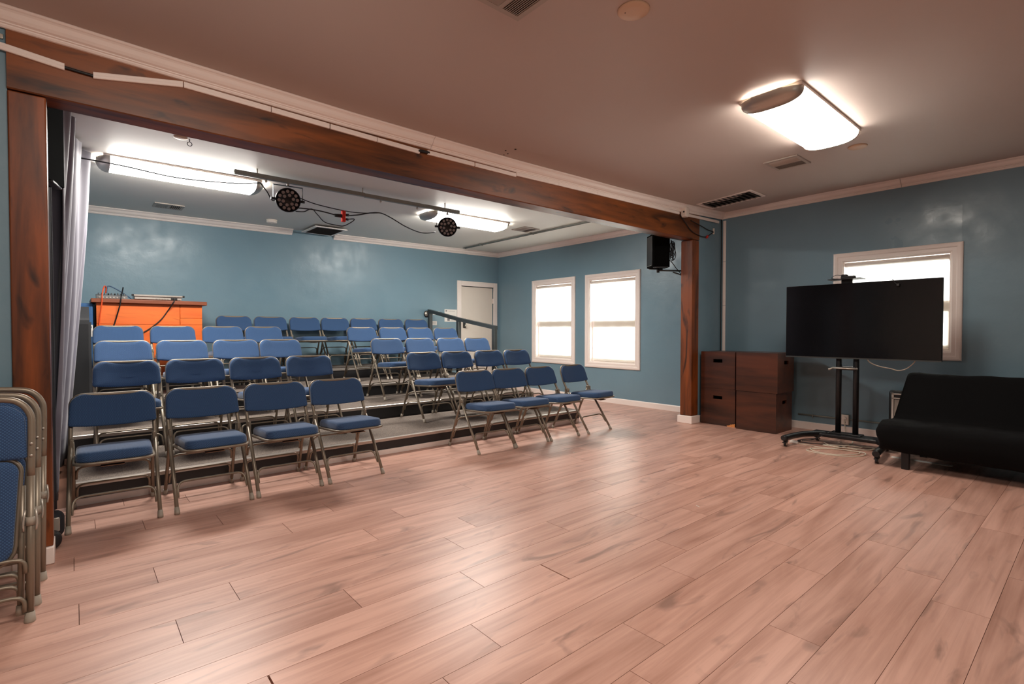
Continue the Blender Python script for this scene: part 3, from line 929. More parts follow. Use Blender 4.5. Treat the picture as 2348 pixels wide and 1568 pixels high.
# ------------------------------------------------------------------ vents, plates, detectors on the ceilings
def vent(x0, x1, y0, y1, z, label, fw=.03, nsl=8, along='x', dark='vent_dark', frame='vent_metal', tilt=35, split=False, name='ceiling_vent'):
    t = empty(name, ((x0+x1)/2, (y0+y1)/2, z or 0))
    if z is None:          # follow the sagging main ceiling
        t.location.z = (ceil_main((x0+x1)/2, y0)+ceil_main((x0+x1)/2, y1))/2-.002
        t.rotation_euler.x = math.atan2(ceil_main((x0+x1)/2, y1)-ceil_main((x0+x1)/2, y0), y1-y0)
    tag(t, label, 'vent', 'ceiling vents')
    hx, hy = (x1-x0)/2, (y1-y0)/2
    MB().box(-hx, hx, -hy, -hy+fw, -.012, 0).box(-hx, hx, hy-fw, hy, -.012, 0).box(-hx, -hx+fw, -hy+fw, hy-fw, -.012, 0).box(hx-fw, hx, -hy+fw, hy-fw, -.012, 0).obj('frame', frame, t)
    MB().box(-hx+fw, hx-fw, -hy+fw, hy-fw, -.002, 0).obj('duct_back', 'dark_void', t)
    secs = [(-hx+fw, hx-fw)] if not split else [(-hx+fw, -.012), (.012, hx-fw)]
    if split:
        MB().box(-.012, .012, -hy+fw, hy-fw, -.013, -.002).obj('divider', frame, t)
    for si, (a, b) in enumerate(secs):
        for k in range(nsl):
            if along == 'x':      # slats run along x
                w = (2*hy-2*fw)/nsl; cy = -hy+fw+w*(k+.5)
                M = Matrix.Translation(((a+b)/2, cy, -.009)) @ Matrix.Rotation(R(tilt), 4, 'X')
                MB().box(-(b-a)/2, (b-a)/2, -w*.42, w*.42, -.0012, .0012, M).obj('slat', dark, t)
            else:
                w = (b-a)/nsl; cx = a+w*(k+.5)
                M = Matrix.Translation((cx, 0, -.009)) @ Matrix.Rotation(R(tilt*(1 if si == 0 else -1)), 4, 'Y')
                MB().box(-w*.42, w*.42, -hy+fw, hy-fw, -.0012, .0012, M).obj('slat', dark, t)
    return t
vent(1.52, 1.815, 1.775, 2.075, None, 'grey square ceiling vent cut by the top edge', nsl=9, along='y', dark='vent_metal', split=True, tilt=30)
vent(5.16, 5.50, 1.93, 2.24, None, 'beige ceiling vent beside the lit main ceiling light', nsl=5, along='y', dark='vent_metal', split=True)
vent(5.94, 6.33, 2.72, 3.40, None, 'long dark ceiling vent near the corner by the beam', nsl=10, along='x', dark='vent_dark', tilt=20, frame='trim_paint')
vent(.78, 1.10, 7.72, 8.0, ceil_alc(.9), 'small ceiling vent above the orange sound desk', nsl=6, along='y', dark='vent_metal', split=True)
vent(2.78, 3.28, 7.80, 8.42, ceil_alc(3.0)-.03, 'square dark grille in the gap of the back crown moulding', nsl=26, along='x', dark='vent_dark', frame='trim_paint', fw=.045, tilt=50)
vent(5.38, 5.70, 5.98, 6.30, ceil_alc(5.5), 'small ceiling vent beside the ceiling conduit', nsl=6, along='y', dark='vent_metal', split=True)
t = empty('smoke_detector', (2.20, 7.93, ceil_alc(2.2))); tag(t, 'round white smoke detector on the ceiling by the grille', 'smoke detector')
MB().disc_lathe([(.072, 0), (.072, -.014), (.066, -.016), (.066, -.02), (.07, -.022), (.068, -.04), (.058, -.047), (.02, -.05)], 28).obj('housing', 'white_plastic', t)
MB().disc_lathe([(.012, -.049), (.012, -.053), (.008, -.055)], 12).obj('test_button', 'white_plastic', t)
t = empty('ceiling_cover_plate', (2.22, 1.63, ceil_main(2.2, 1.6)))
tag(t, 'round painted cover plate near the top of the main ceiling', 'cover plate')
MB().disc_lathe([(.082, 0), (.082, -.006), (.074, -.012), (.03, -.013)], 32).obj('plate', 'cream_plate', t)
MB().disc_lathe([(.003, -.0125), (.003, -.0145)], 8, Matrix.Translation((-.03, .03, 0))).obj('screw', 'vent_dark', t)
t = MB().disc_lathe([(.075, 0), (.075, -.006), (.068, -.012), (.02, -.013)], 28).obj('ceiling_cover_plate', 'cream_plate')
t.location = (5.36, 1.50, 2.865); tag(t, 'round cover plate just beyond the end of the main ceiling light', 'cover plate')
t = MB().disc_lathe([(.05, 0), (.05, -.006), (.044, -.010), (.02, -.011)], 20).obj('ceiling_cover_plate', 'cream_plate')
t.location = (.69, 5.02, ceil_alc(.69)); tag(t, 'small beige plate on the alcove ceiling near the eye hook', 'cover plate')
hk = [(0, 0, 0), (0, 0, -.022)] + [(.017*math.sin(a), 0, -.039+.017*math.cos(a)) for a in [PI*2*k/14 for k in range(14)]]
t = MB().tube(hk, .003, 6).obj('eye_hook', 'black_metal'); t.location = (.755, 5.03, ceil_alc(.75)); tag(t, 'small dark eye hook screwed into the alcove ceiling', 'hook')
# conduit pipes on the alcove ceiling
for k, (x, lab) in enumerate(((5.80, 'thin conduit pipe on the alcove ceiling, left of the pair'), (5.845, 'thin conduit pipe on the alcove ceiling, right of the pair'))):
    t = empty('ceiling_conduit', (x, 6.5, ceil_alc(x)-.02))
    tag(t, lab, 'pipe', 'conduit pipes on the alcove ceiling')
    MB().tube([(0, -2.7, 0), (0, 1.75, 0)], .011 if k else .009, 8).obj('pipe', 'galvanised', t)
    for yy in (-1.5, -.2, 1.2):
        MB().rbox(-.022, .022, yy-.012, yy+.012, -.014, .02, .004, 1).obj('strap', 'galvanised', t)

# ------------------------------------------------------------------ lighting bar with stage lamps and cables
ty, tz = 5.52, 2.745
t = empty('lighting_bar', (2.5, ty, tz)); tag(t, 'grey metal strut bar under the alcove ceiling carrying two stage lamps', 'bar')
for (a, b) in ((-1.305, .02), (.024, 1.315)):
    MB().extrude([(-.02, -.0205), (.02, -.0205), (.02, .0205), (.008, .0205), (.008, .016), (.016, .016), (.016, -.0165), (-.016, -.0165), (-.016, .016), (-.008, .016), (-.008, .0205), (-.02, .0205)], (a, 0, 0), (b, 0, .004), (0, 1, 0), (0, 0, 1)).obj('strut', 'galvanised', t)
for x in (-1.1, 0.0, 1.1):
    MB().cyl((x, 0, .02), (x, 0, ceil_alc(2.5+x)-tz), .007, 8).obj('hanger', 'nickel', t)
for x in (-1.02, .22, .70):
    MB().cyl((x, 0, -.02), (x, 0, -.055), .006, 8).cyl((x, 0, -.032), (x, 0, -.046), .013, 8).obj('clamp', 'nickel', t)
def par(x, z, aim, label):
    t = empty('stage_lamp', (x, ty, z))
    tag(t, label, 'stage light', 'round stage lamps on the bar')
    d = Vector(aim).normalized()
    q = d.to_track_quat('Z', 'Y').to_matrix().to_4x4()
    rr = .121
    MB().disc_lathe([(.07, -.085), (.098, -.078), (rr*.93, -.05), (rr, -.02), (rr, .018), (rr*.97, .024), (rr*.95, .019), (rr*.93, .014)], 36, q).obj('housing', 'black_plastic', t)
    MB().disc_lathe([(rr*.92, .010), (rr*.92, .0145)], 36, q).obj('face_plate', 'black_metal', t)
    for n_, r_, ph in ((12, .088, .1), (6, .05, .3)):
        for k in range(n_):
            a = 2*PI*k/n_+ph
            M = q @ Matrix.Translation((r_*math.cos(a), r_*math.sin(a), .0145))
            ln = MB().disc_lathe([(.0165, 0), (.0165, .004), (.0125, .0055), (.0105, .004), (.005, .0065)], 12, M).obj('lens', 'lens_glass', t)
    # yoke
    sx = q @ Vector((1, 0, 0)); hz = Vector((sx.x, sx.y, 0)).normalized()
    h = tz-.05-z
    y0 = [hz*(-rr-.018), hz*(-rr-.018)+Vector((0, 0, h)), hz*(rr+.018)+Vector((0, 0, h)), hz*(rr+.018)]
    mbk = MB()
    for a, b in zip(y0, y0[1:]):
        ax = (b-a).normalized(); side = hz.cross(Vector((0, 0, 1))).normalized(); up = ax.cross(side)
        mbk.extrude([(-.014, -.002), (.014, -.002), (.014, .002), (-.014, .002)], a-ax*.002, b+ax*.002, side, up)
    mbk.obj('yoke', 'black_metal', t)
    for s_ in (-1, 1):
        MB().cyl(hz*s_*(rr-.004), hz*s_*(rr+.04), .014, 10).obj('knob', 'black_plastic', t)
    MB().cyl((0, 0, h-.004), (0, 0, tz-.02-z), .007, 8).cyl((0, 0, h+.006), (0, 0, h+.02), .014, 8).obj('clamp', 'nickel', t)
    return t
par(1.69, 2.553, (-.12, -1, -.22), 'round black stage lamp on the left half of the bar')
par(3.638, 2.537, (-.42, -1, -.2), 'round black stage lamp at the right end of the bar')
cab = lambda nm, pts, r, mat, lab, cat='cable', grp=None, n_=8: tag(MB().tube(spl(pts, n_), r, 6).obj(nm, mat), lab, cat, grp)
ax = lambda x, z, y=ty: (x, y, z)
cab('power_cable', [(.06, 5.75, 2.685), (.35, 5.68, 2.66), (.75, 5.60, 2.615), (1.2, 5.55, 2.64), (1.42, ty-.02, 2.675)], .006, 'cable_black', 'black cable running from the curtain past the left ceiling light', grp='stage lamp cables')
cab('power_cable', [(1.42, ty-.02, 2.675), (1.5, ty+.05, 2.62), (1.57, ty+.1, 2.55), (1.66, ty+.12, 2.60)], .006, 'cable_black', 'black cable looping behind the left stage lamp', grp='stage lamp cables')
cab('power_cable', [(1.80, ty+.04, 2.61), (2.0, ty, 2.555), (2.4, ty, 2.535), (2.72, ty-.015, 2.575)], .005, 'cable_black', 'upper black cable between left stage lamp and middle hanger', grp='stage lamp cables')
cab('power_cable', [(1.79, ty+.05, 2.50), (1.92, ty, 2.495), (2.05, ty, 2.49), (2.22, ty, 2.47)], .0065, 'cable_black', 'black cable leading into the red plug adapter from the left', grp='stage lamp cables')
cab('power_cable', [(2.31, ty, 2.485), (2.45, ty, 2.515), (2.60, ty, 2.56), (2.72, ty, 2.575), (2.85, ty, 2.54), (3.05, ty, 2.46), (3.3, ty+.06, 2.43), (3.52, ty+.1, 2.47)], .0065, 'cable_black', 'black cable from the red plug adapter over the hanger to the right lamp', grp='stage lamp cables')
cab('power_cable', [(1.77, ty+.02, 2.455), (1.85, ty, 2.46), (1.93, ty, 2.50), (1.99, ty, 2.45), (2.07, ty, 2.38), (2.2, ty, 2.365), (2.28, ty, 2.37), (2.37, ty, 2.425), (2.40, ty, 2.46), (2.33, ty, 2.45)], .005, 'cable_black', 'thin black cable sagging lowest below the red adapter', grp='stage lamp cables')
t = empty('plug_adapter', (2.275, ty, 2.475)); tag(t, 'red plug adapter hanging among the black cables', 'plug')
MB().rbox(-.022, .022, -.02, .02, -.065, .06, .008, 2).obj('body', 'red_plastic', t)
MB().cyl((-.10, 0, -.005), (-.02, 0, 0), .017, 10, .020).obj('plug', 'black_plastic', t)
MB().cyl((.02, 0, .015), (.06, 0, .02), .015, 10).obj('plug', 'black_plastic', t)
MB().cyl((.02, 0, -.03), (.055, 0, -.03), .013, 10).obj('plug', 'black_plastic', t)

# ------------------------------------------------------------------ raceway strips, sensor and cable on the beam
RW = [(-.9, 2.66, -.02, 2.567, 'white cable cover strip at the far left of the beam'),
      (.095, 2.562, .50, 2.640, 'white cable cover strip tilted upward on the beam'),
      (.505, 2.640, .98, 2.630, 'white cable cover strip after the bend, below the crown'),
      (.985, 2.630, 1.36, 2.622, 'second white cable cover strip after the bend'),
      (1.368, 2.622, 1.71, 2.616, 'third white cable cover strip after the bend'),
      (1.716, 2.616, 2.07, 2.609, 'white cable cover strip left of the dark gap'),
      (2.145, 2.620, 2.60, 2.622, 'white cable cover strip right of the dark gap'),
      (2.612, 2.622, 3.07, 2.624, 'white cable cover strip with slightly open top'),
      (3.075, 2.636, 3.62, 2.648, 'white cable cover strip right of the open one'),
      (3.623, 2.648, 4.20, 2.660, 'white cable cover strip before the plain stretch'),
      (4.203, 2.660, 5.78, 2.690, 'longest white cable cover strip, left of the white sensor'),
      (5.95, 2.694, 6.78, 2.716, 'white cable cover strip between sensor and corner')]
RP = [(0, -.017), (.012, -.017), (.015, -.012), (.015, -.004), (.0135, 0), (.015, .004), (.015, .012), (.012, .017), (0, .017)]
for (x0, z0, x1, z1, lab) in RW:
    yf = YF+.013 if x1 < 0 else YF-.001
    if x1 > 6.3: yf = YF+.0
    tag(MB().extrude(RP, (x0, yf if x1 > 0 else YF-.001, z0), (x1, yf if x1 > 0 else YF-.001, z1), (0, -1, 0), (0, 0, 1)).obj('cable_cover', 'trim_paint'), lab, 'cable cover', 'white cable covers along the beam')
cab('beam_cable', [(-.03, YF-.006, 2.567), (.04, YF-.008, 2.562), (.10, YF-.006, 2.560)], .008, 'cable_black', 'short black cable showing between two cover strips at left', grp='beam cables')
cab('beam_cable', [(2.06, YF-.008, 2.612), (2.10, YF-.009, 2.618), (2.16, YF-.008, 2.620)], .012, 'cable_black', 'short black cable showing in the gap of the cover strips', grp='beam cables')
t = empty('motion_sensor', (5.865, YF-.05, 2.705)); tag(t, 'small white sensor box on the crown near the corner', 'sensor')
MB().rbox(-.045, .035, -.03, .05, -.062, .062, .014, 2).obj('housing', 'white_plastic', t)
MB().disc_lathe([(.011, 0), (.011, .006), (.006, .008)], 12, Matrix.Translation((-.044, 0, 0)) @ Matrix.Rotation(-PI/2, 4, 'Y')).obj('lens', 'black_plastic', t)
MB().cyl((.03, 0.0, -.01), (.085, .035, .005), .007, 8).obj('arm', 'black_plastic', t)
cab('loose_cable', [(5.79, YF-.012, 2.675), (5.90, YF-.012, 2.60), (6.05, YF-.012, 2.51), (6.2, YF-.012, 2.475), (6.36, YF-.0, 2.468), (6.46, YF-.005, 2.475)], .006, 'cable_black', 'loose black cable drooping from the sensor to a red connector', grp='beam cables')
cab('loose_cable', [(6.49, YF-.005, 2.48), (6.56, YF, 2.52), (6.645, YF, 2.565), (6.5, YF, 2.575), (6.31, YF-.01, 2.60), (6.05, YF-.012, 2.635)], .006, 'cable_black', 'loose black cable running back up to the beam over a hook', grp='beam cables')
t = MB().rbox(-.022, .022, -.012, .012, -.016, .016, .006).obj('cable_connector', 'red_plastic'); t.location = (6.475, YF-.004, 2.478); t.rotation_euler = (0, -.5, 0)
tag(t, 'red cable connector on the narrow wall right of the beam', 'connector')
t = MB().rbox(-.007, .007, -.012, .012, -.04, .04, .003).obj('cable_hook', 'white_plastic'); t.location = (6.655, YF+.0, 2.575)
tag(t, 'white hook on the narrow wall holding a cable', 'hook')
for (z0, z1, lab) in ((2.18, 2.745, 'white vertical cable cover in the corner, upper piece'), (1.57, 2.176, 'white vertical cable cover in the corner, middle piece'), (.0, 1.566, 'white vertical cable cover in the corner, lower piece')):
    if z0 == 0: z0 = .10
    tag(MB().extrude([(0, -.019), (.013, -.019), (.016, -.013), (.016, .013), (.013, .019), (0, .019)], (XW, 3.51, z0), (XW, 3.51, z1), (-1, 0, 0), (0, 1, 0)).obj('cable_cover', 'trim_paint'), lab, 'cable cover', 'white cable covers in the corner')
cab('corner_cable', [(6.885, 3.552, 2.78), (6.889, 3.552, 2.3), (6.886, 3.552, 1.7), (6.889, 3.552, 1.2), (6.888, 3.552, .12)], .006, 'cable_black', 'thin black cable running down the room corner', n_=4)
t = MB().rbox(-.03, .03, -.006, .006, -.012, .012, .003).obj('wall_bracket', 'nickel'); t.location = (-.275, YF+.008, 2.645); tag(t, 'small metal bracket on the blue wall beside the left post', 'bracket')

# ------------------------------------------------------------------ loudspeakers
def speaker(loc, rz, w, d, h, label):
    t = empty('loudspeaker', loc, rz)
    tag(t, label, 'loudspeaker', 'wall loudspeakers')
    # front faces -y; slightly tapered body
    prof = [(-w/2, -d/2+.02), (-w/2+.012, -d/2), (w/2-.012, -d/2), (w/2, -d/2+.02), (w/2*.78, d/2-.01), (w/2*.74, d/2), (-w/2*.74, d/2), (-w/2*.78, d/2-.01)]
    sharp(MB().extrude(prof, (0, 0, 0), (0, 0, h), (1, 0, 0), (0, 1, 0)).obj('cabinet', 'speaker_black', t), 30)
    MB().rbox(-w/2+.018, w/2-.018, -d/2-.006, -d/2+.004, .02, h-.02, .006).obj('grille', 'black_metal', t)
    MB().rbox(-w/2*.6, w/2*.6, d/2-.004, d/2+.006, .06, h-.14, .004).obj('rear_panel', 'black_metal', t)
    for (xx, zz) in ((-w/2+.03, 0), (w/2-.03, 0)):
        MB().rbox(xx-.02, xx+.02, -d/2+.02, d/2-.03, -.014, .004, .005).obj('corner_foot', 'black_plastic', t)
    return t
SPK = (5.99, 3.97, 2.065)
speaker(SPK, R(-127), .25, .24, .43, 'black loudspeaker hanging on a bracket beside the right post')
t = empty('speaker_bracket', (6.0, 4.0, 2.03)); tag(t, 'black metal wall bracket carrying the loudspeaker by the right post', 'bracket')
MB().tube([(-.02, -.02, .0), (.55, .35-.45, .03), (.885, -.30, .045)], .012, 8).obj('arm', 'rail_metal', t)
MB().tube([(.33, -.04, .0), (.885, -.30, -.16)], .010, 8).obj('brace', 'rail_metal', t)
MB().cyl((-.005, -.02, -.03), (-.005, -.02, .036), .02, 12).obj('pivot', 'black_metal', t)
MB().rbox(.875, .898, -.35, -.25, -.22, .10, .004).obj('wall_plate', 'black_metal', t)
pts = []
for k in range(66):
    a = k*2*PI/11
    ph = k/66
    pts.append((6.20+.038*math.cos(a)+.03*ph+.006*math.sin(k*1.3), 3.90+.02*math.sin(k*.9), 2.34-.06*ph+.105*math.sin(a)+.012*math.sin(k*.7)))
tag(MB().tube(spl(pts, 3), .0055, 6).obj('coiled_cable', 'cable_black'), 'coiled black cable hanging behind the right loudspeaker', 'cable')
cab('speaker_cable', [(6.10, 3.95, 2.19), (6.20, 3.92, 2.17), (6.30, 3.88, 2.06), (6.42, 3.84, 1.97), (6.60, 3.78, 1.95), (6.86, 3.74, 1.96)], .006, 'cable_black', 'thin black cable drooping below the right loudspeaker')
speaker((-.148, 3.90, 2.035), R(168), .20, .22, .46, 'black loudspeaker high up behind the left post')
t = empty('speaker_bracket', (-.135, 3.9, 2.02)); tag(t, 'black metal bracket under the left loudspeaker', 'bracket')
MB().rbox(-.11, .03, -.015, .015, -.03, -.012, .004).obj('arm', 'black_metal', t)
MB().rbox(-.113, -.10, -.05, .05, -.12, .08, .004).obj('wall_plate', 'black_metal', t)

# ------------------------------------------------------------------ curtains at the left
def curtain(name, path, ztop, zbot, amp, per, mat, label, tiein=0.0, nz=22, phase=0.0):
    pts = spl(path, 60)
    cum = [0]
    for a, b in zip(pts, pts[1:]): cum.append(cum[-1]+(b-a).length)
    vs = []; fs = []; m_ = len(pts)
    for j in range(nz+1):
        q = j/nz
        for i, p in enumerate(pts):
            t_ = (pts[min(i+1, m_-1)]-pts[max(i-1, 0)]).normalized()
            nrm = Vector((t_.y, -t_.x, 0))
            w = cum[i]/per*2*PI+phase
            a = amp*(.75+.35*math.sin(cum[i]*5+1))*(.7+.3*q)
            off = a*(math.sin(w+.5*math.sin(q*3))+.35*math.sin(2.3*w+q*2.5))
            z = lerp(zbot, ztop, q)
            sh = -tiein*(1-q)**1.2*sstep((p.y-4.2)/1.0)
            vs.append(p+nrm*off+Vector((sh, 0, z-p.z)))
    for j in range(nz):
        for i in range(m_-1):
            fs.append((j*m_+i, j*m_+i+1, (j+1)*m_+i+1, (j+1)*m_+i))
    o = MB().add(vs, fs, True).obj(name, mat)
    sol = o.modifiers.new('cloth_thickness', 'SOLIDIFY'); sol.thickness = .004
    return tag(o, label, 'curtain')
curtain('black_drape', [(-.17, 4.07, 0), (-.13, 4.18, 0), (-.125, 4.38, 0), (-.105, 4.55, 0)], 2.75, .03, .02, .14, 'curtain_black', 'black drape hanging right behind the left post')
curtain('grey_curtain', [(-.075, 4.62, 0), (-.045, 4.95, 0), (.01, 5.4, 0), (.05, 5.8, 0), (.055, 6.35, 0)], 2.77, .05, .058, .29, 'curtain_grey', 'light grey satin curtain hanging along the left wall', tiein=.17)

# ------------------------------------------------------------------ sound desk on the top step
DX0, DX1, DY0, DY1, DZ0, DZ = .205, 1.295, 7.83, 8.43, .64, 1.545
t = empty('sound_desk', ((DX0+DX1)/2, DY0, DZ0)); tag(t, 'tall orange pine desk with a brown top behind the left chairs', 'desk')
to = Vector(t.location)
def T(mb, nm, mt):
    o = mb.obj(nm, mt, t); o.location = -to; return o
hts = [DZ0, .86, 1.075, 1.29, 1.415, DZ]
for k, (a, b) in enumerate(zip(hts, hts[1:])):
    if k in (3, 4):
        continue
    T(MB().rbox(DX0, DX1, DY0, DY0+.02, a+.001, b-.001, .003, 1), 'front_board', 'pine')
T(MB().rbox(DX0, 1.045, DY0, DY0+.02, 1.291, DZ-.001, .003, 1), 'front_board', 'pine')
T(MB().rbox(1.048, DX1, DY0, DY0+.02, 1.375, DZ-.001, .003, 1), 'front_board', 'pine')
T(MB().rbox(1.048, DX1, DY0+.001, DY0+.02, 1.291, 1.373, .003, 1), 'front_board', 'pine')
T(MB().box(DX0, DX0+.02, DY0+.02, DY1, DZ0, DZ), 'side_panel', 'pine')
T(MB().box(DX1-.02, DX1, DY0+.02, DY1, DZ0, DZ), 'side_panel', 'pine')
T(MB().rbox(DX0-.05, DX1+.05, DY0-.05, DY1+.02, DZ, DZ+.05, .008, 2), 'desk_top', 'counter_wood')
zt = DZ+.05
t = empty('audio_mixer', (.36, 8.02, zt)); tag(t, 'small grey audio mixer at the left end of the desk', 'mixer')
MB().extrude([(-.11, 0), (.11, 0), (.11, .07), (-.11, .045)], (-.15, 0, 0), (.15, 0, 0), (0, 1, 0), (0, 0, 1)).obj('case', 'mixer_grey', t)
for i in range(9):
    for j in range(2):
        MB().cyl((-.125+i*.031, -.05+.07*j, .05+.008*j), (-.125+i*.031, -.05+.07*j, .072+.008*j), .007, 8).obj('knob', ('mixer_grey', 'black_plastic')[(i+j) % 2], t)
for i in range(8):
    MB().cyl((-.12+i*.034, -.111, .022), (-.12+i*.034, -.118, .022), .009, 10).obj('socket', 'nickel', t)
t = empty('rack_unit', (.83, 8.05, zt)); tag(t, 'flat silver rack unit lying on the desk', 'audio device')
MB().rbox(-.25, .25, -.13, .15, .012, .062, .004, 1).obj('case', 'aluminium', t)
MB().rbox(-.27, .27, -.15, -.13, .05, .072, .003, 1).obj('lid_edge', 'aluminium', t)
for x in (-.268, .268):
    MB().rbox(x-.012, x+.012, -.155, -.125, .048, .074, .004).obj('corner_guard', 'black_plastic', t)
for x in (-.22, .22):
    MB().cyl((x, 0, 0), (x, 0, .014), .012, 10).obj('foot', 'black_plastic', t)
for k in range(5):
    MB().cyl((.0+.03*k-.02, -.131, .03), (.0+.03*k-.02, -.14, .03), .009, 10).obj('socket', 'nickel', t)
MB().rbox(.13, .20, -.14, -.128, .016, .044, .003).obj('power_inlet', 'black_plastic', t)
yf = DY0-.056
cab('audio_cable', [(.30, 8.0, zt+.07), (.305, 7.97, zt+.14), (.285, 7.90, zt+.15), (.262, yf, zt+.06), (.255, yf-.005, zt-.06), (.235, yf+.03, 1.35), (.225, DY0-.012, 1.1), (.222, DY0-.012, .7)], .007, 'cable_orange', 'orange cable hanging over the left edge of the desk', grp='cables on the desk')
cab('audio_cable', [(.46, 8.0, zt+.07), (.47, 7.96, zt+.15), (.458, 7.88, zt+.10), (.44, yf, zt+.03), (.425, yf, zt-.08), (.38, DY0-.012, 1.32), (.34, DY0-.012, 1.15), (.32, DY0-.012, .72)], .007, 'cable_black', 'black cable hanging down the front of the desk from the mixer', grp='cables on the desk')
cab('audio_cable', [(.99, 7.92, zt+.03), (.985, yf+.02, zt+.012), (.965, yf-.003, zt-.03), (.91, DY0-.012, 1.46), (.83, DY0-.012, 1.34), (.70, DY0-.012, 1.22), (.55, DY0-.012, 1.13), (.40, DY0-.012, 1.08)], .007, 'cable_black', 'black cable curving across the desk front from the rack unit', grp='cables on the desk')
cab('audio_cable', [(.31, 8.03, zt+.08), (.32, 8.04, zt+.155), (.35, 8.05, zt+.165), (.43, 8.06, zt+.12), (.52, 8.05, zt+.05), (.56, 8.02, zt+.01)], .007, 'cable_blue', 'dark blue cable arching above the mixer', grp='cables on the desk')
# black sloped cabinet and blue board left of the desk
t = empty('black_cabinet', (.012, 7.0, .48)); tag(t, 'black cabinet with sloped top between curtain and chairs', 'cabinet')
sharp(MB().extrude([(0, 0), (0, .84), (.03, .865), (.24, .99), (.28, .99), (.28, 0)], (-.16, 0, 0), (.115, 0, 0), (0, 1, 0), (0, 0, 1)).obj('body', 'cabinet_black', t), 20)
MB().box(.115, .128, .0, .28, 0, .82).obj('side_board', 'cabinet_black', t)
MB().box(-.15, .105, -.004, .0, .03, .80).obj('front_panel', 'black_paint', t)
t = empty('blue_cabinet', (.05, 7.85, .64)); tag(t, 'blue cabinet edge showing between black cabinet and desk', 'cabinet')
MB().rbox(-.2, .125, 0, .45, 0, .895, .01).obj('body', 'blue_board', t)
lb = MB().box(.06, .122, -.003, 0, .50, .64).obj('paper_label', 'paper', t)
MB().box(.07, .112, -.004, -.003, .60, .625).box(.075, .1, -.004, -.003, .52, .55).obj('print', 'print_grey', lb)

# ------------------------------------------------------------------ papers and round mirror on the back wall
def sheet(x0, x1, z0, z1, label, bits):
    t = MB().box(x0, x1, YB-.003, YB-.0005, z0, z1).obj('paper_notice', 'paper')
    tag(t, label, 'notice', 'paper notices on the back wall')
    if bits:
        mb = MB()
        for (a, b, c, d) in bits:
            mb.box(lerp(x0, x1, a), lerp(x0, x1, b), YB-.004, YB-.003, lerp(z0, z1, c), lerp(z0, z1, d))
        mb.obj('print', 'print_grey', t)
    return t
lines = [(.3+.0*k, .85, .86-.03*k, .868-.03*k) for k in range(2)]+[(.08, .2, .82, .92), (.22, .42, .08, .30)]+[(.5, .95, .30-.045*k, .31-.045*k) for k in range(6)]
sheet(5.535, 5.825, 1.40, 1.645, 'large white paper notice beside the door', lines)
sheet(5.27, 5.42, 1.53, 1.60, 'small white paper notice left of the large one', [(.55, .95, .3, .4), (.55, .95, .5, .58)])
sheet(5.24, 5.36, 1.33, 1.41, 'small white paper notice low behind the handrail post', [(.1, .8, .5, .58)])
t = empty('round_mirror', (5.125, YB-.012, 1.543)); tag(t, 'small round black rimmed mirror on the back wall by the handrail', 'mirror')
MB().disc_lathe([(.062, 0), (.062, .012), (.052, .016), (.048, .010)], 28, Matrix.Rotation(PI/2, 4, 'X')).obj('rim', 'black_plastic', t)
MB().disc_lathe([(.05, .009), (.05, .0115)], 28, Matrix.Rotation(PI/2, 4, 'X')).obj('glass', 'nickel', t)

# ------------------------------------------------------------------ dark wooden boxes with hand holes
def wbox(x0, x1, y0, y1, z0, z1, label, hole_faces, chip=False):
    t = empty('wooden_box', ((x0+x1)/2, (y0+y1)/2, z0))
    tag(t, label, 'box', 'dark wooden boxes')
    off = Vector(t.location)
    def P(mb, nm, mt):
        o = mb.obj(nm, mt, t); o.location = -off; return o
    th = .018
    def slab_hole(axis, pos, sgn, u0, u1, hu, hz, hw, hh):
        mb = MB()
        for (a, b, c, d) in ((u0, hu-hw, z0, z1), (hu+hw, u1, z0, z1), (hu-hw, hu+hw, z0, hz-hh), (hu-hw, hu+hw, hz+hh, z1)):
            if axis == 'x': mb.box(min(pos, pos+sgn*th), max(pos, pos+sgn*th), a, b, c, d)
            else: mb.box(a, b, min(pos, pos+sgn*th), max(pos, pos+sgn*th), c, d)
        return mb
    g = .0012
    hz = lerp(z0, z1, .755)
    if 'f' in hole_faces: P(slab_hole('x', x0, 1, y0+g, y1-g, lerp(y0, y1, .5), hz, .062, .022), 'front_panel', 'box_wood')
    else: P(MB().box(x0, x0+th, y0+g, y1-g, z0+g, z1-g), 'front_panel', 'box_wood')
    if 's' in hole_faces: P(slab_hole('y', y0+g, 1, x0+th, x1, lerp(x0, x1, .52), hz, .062, .022), 'side_panel', 'box_wood')
    else: P(MB().box(x0+th, x1, y0+g, y0+th, z0+g, z1-g), 'side_panel', 'box_wood')
    P(MB().box(x0+th, x1, y1-th, y1-g, z0+g, z1-g), 'side_panel', 'box_wood')
    P(MB().box(x1-th, x1, y0+th, y1-th, z0+g, z1-g), 'rear_panel', 'box_wood')
    P(MB().box(x0+th*.3, x1, y0+th*.3, y1-th*.3, z1-g-.004, z1+.001), 'top_panel', 'box_wood')
    P(MB().box(x0+th, x1-th, y0+th, y1-th, z0+.001, z0+th), 'bottom_panel', 'dark_void')
    if chip:
        mb = MB()
        for k in range(7):
            w = .10*(1-k/7)
            mb.box(x0-.0015, x0+.004, y0+g, y0+g+w+.01*((k*5) % 3), z0+.0+.006*k, z0+.006*(k+1))
        P(mb, 'split_corner', 'split_wood')
    return t
B1 = .472
wbox(6.30, 6.77, 3.05, 3.515, 0, B1, 'dark wooden box with chipped corner, lower left of the four by the post', 'f', True)
wbox(6.30, 6.77, 3.055, 3.515, B1+.002, .945, 'dark wooden box with front hand hole, upper left of the four', 'f')
wbox(6.245, 6.705, 2.535, 3.012, 0, B1, 'dark wooden box with side hand hole, lower right of the four', 's')
wbox(6.24, 6.715, 2.52, 3.015, B1+.002, .95, 'dark wooden box with side hand hole, upper right of the four', 's')

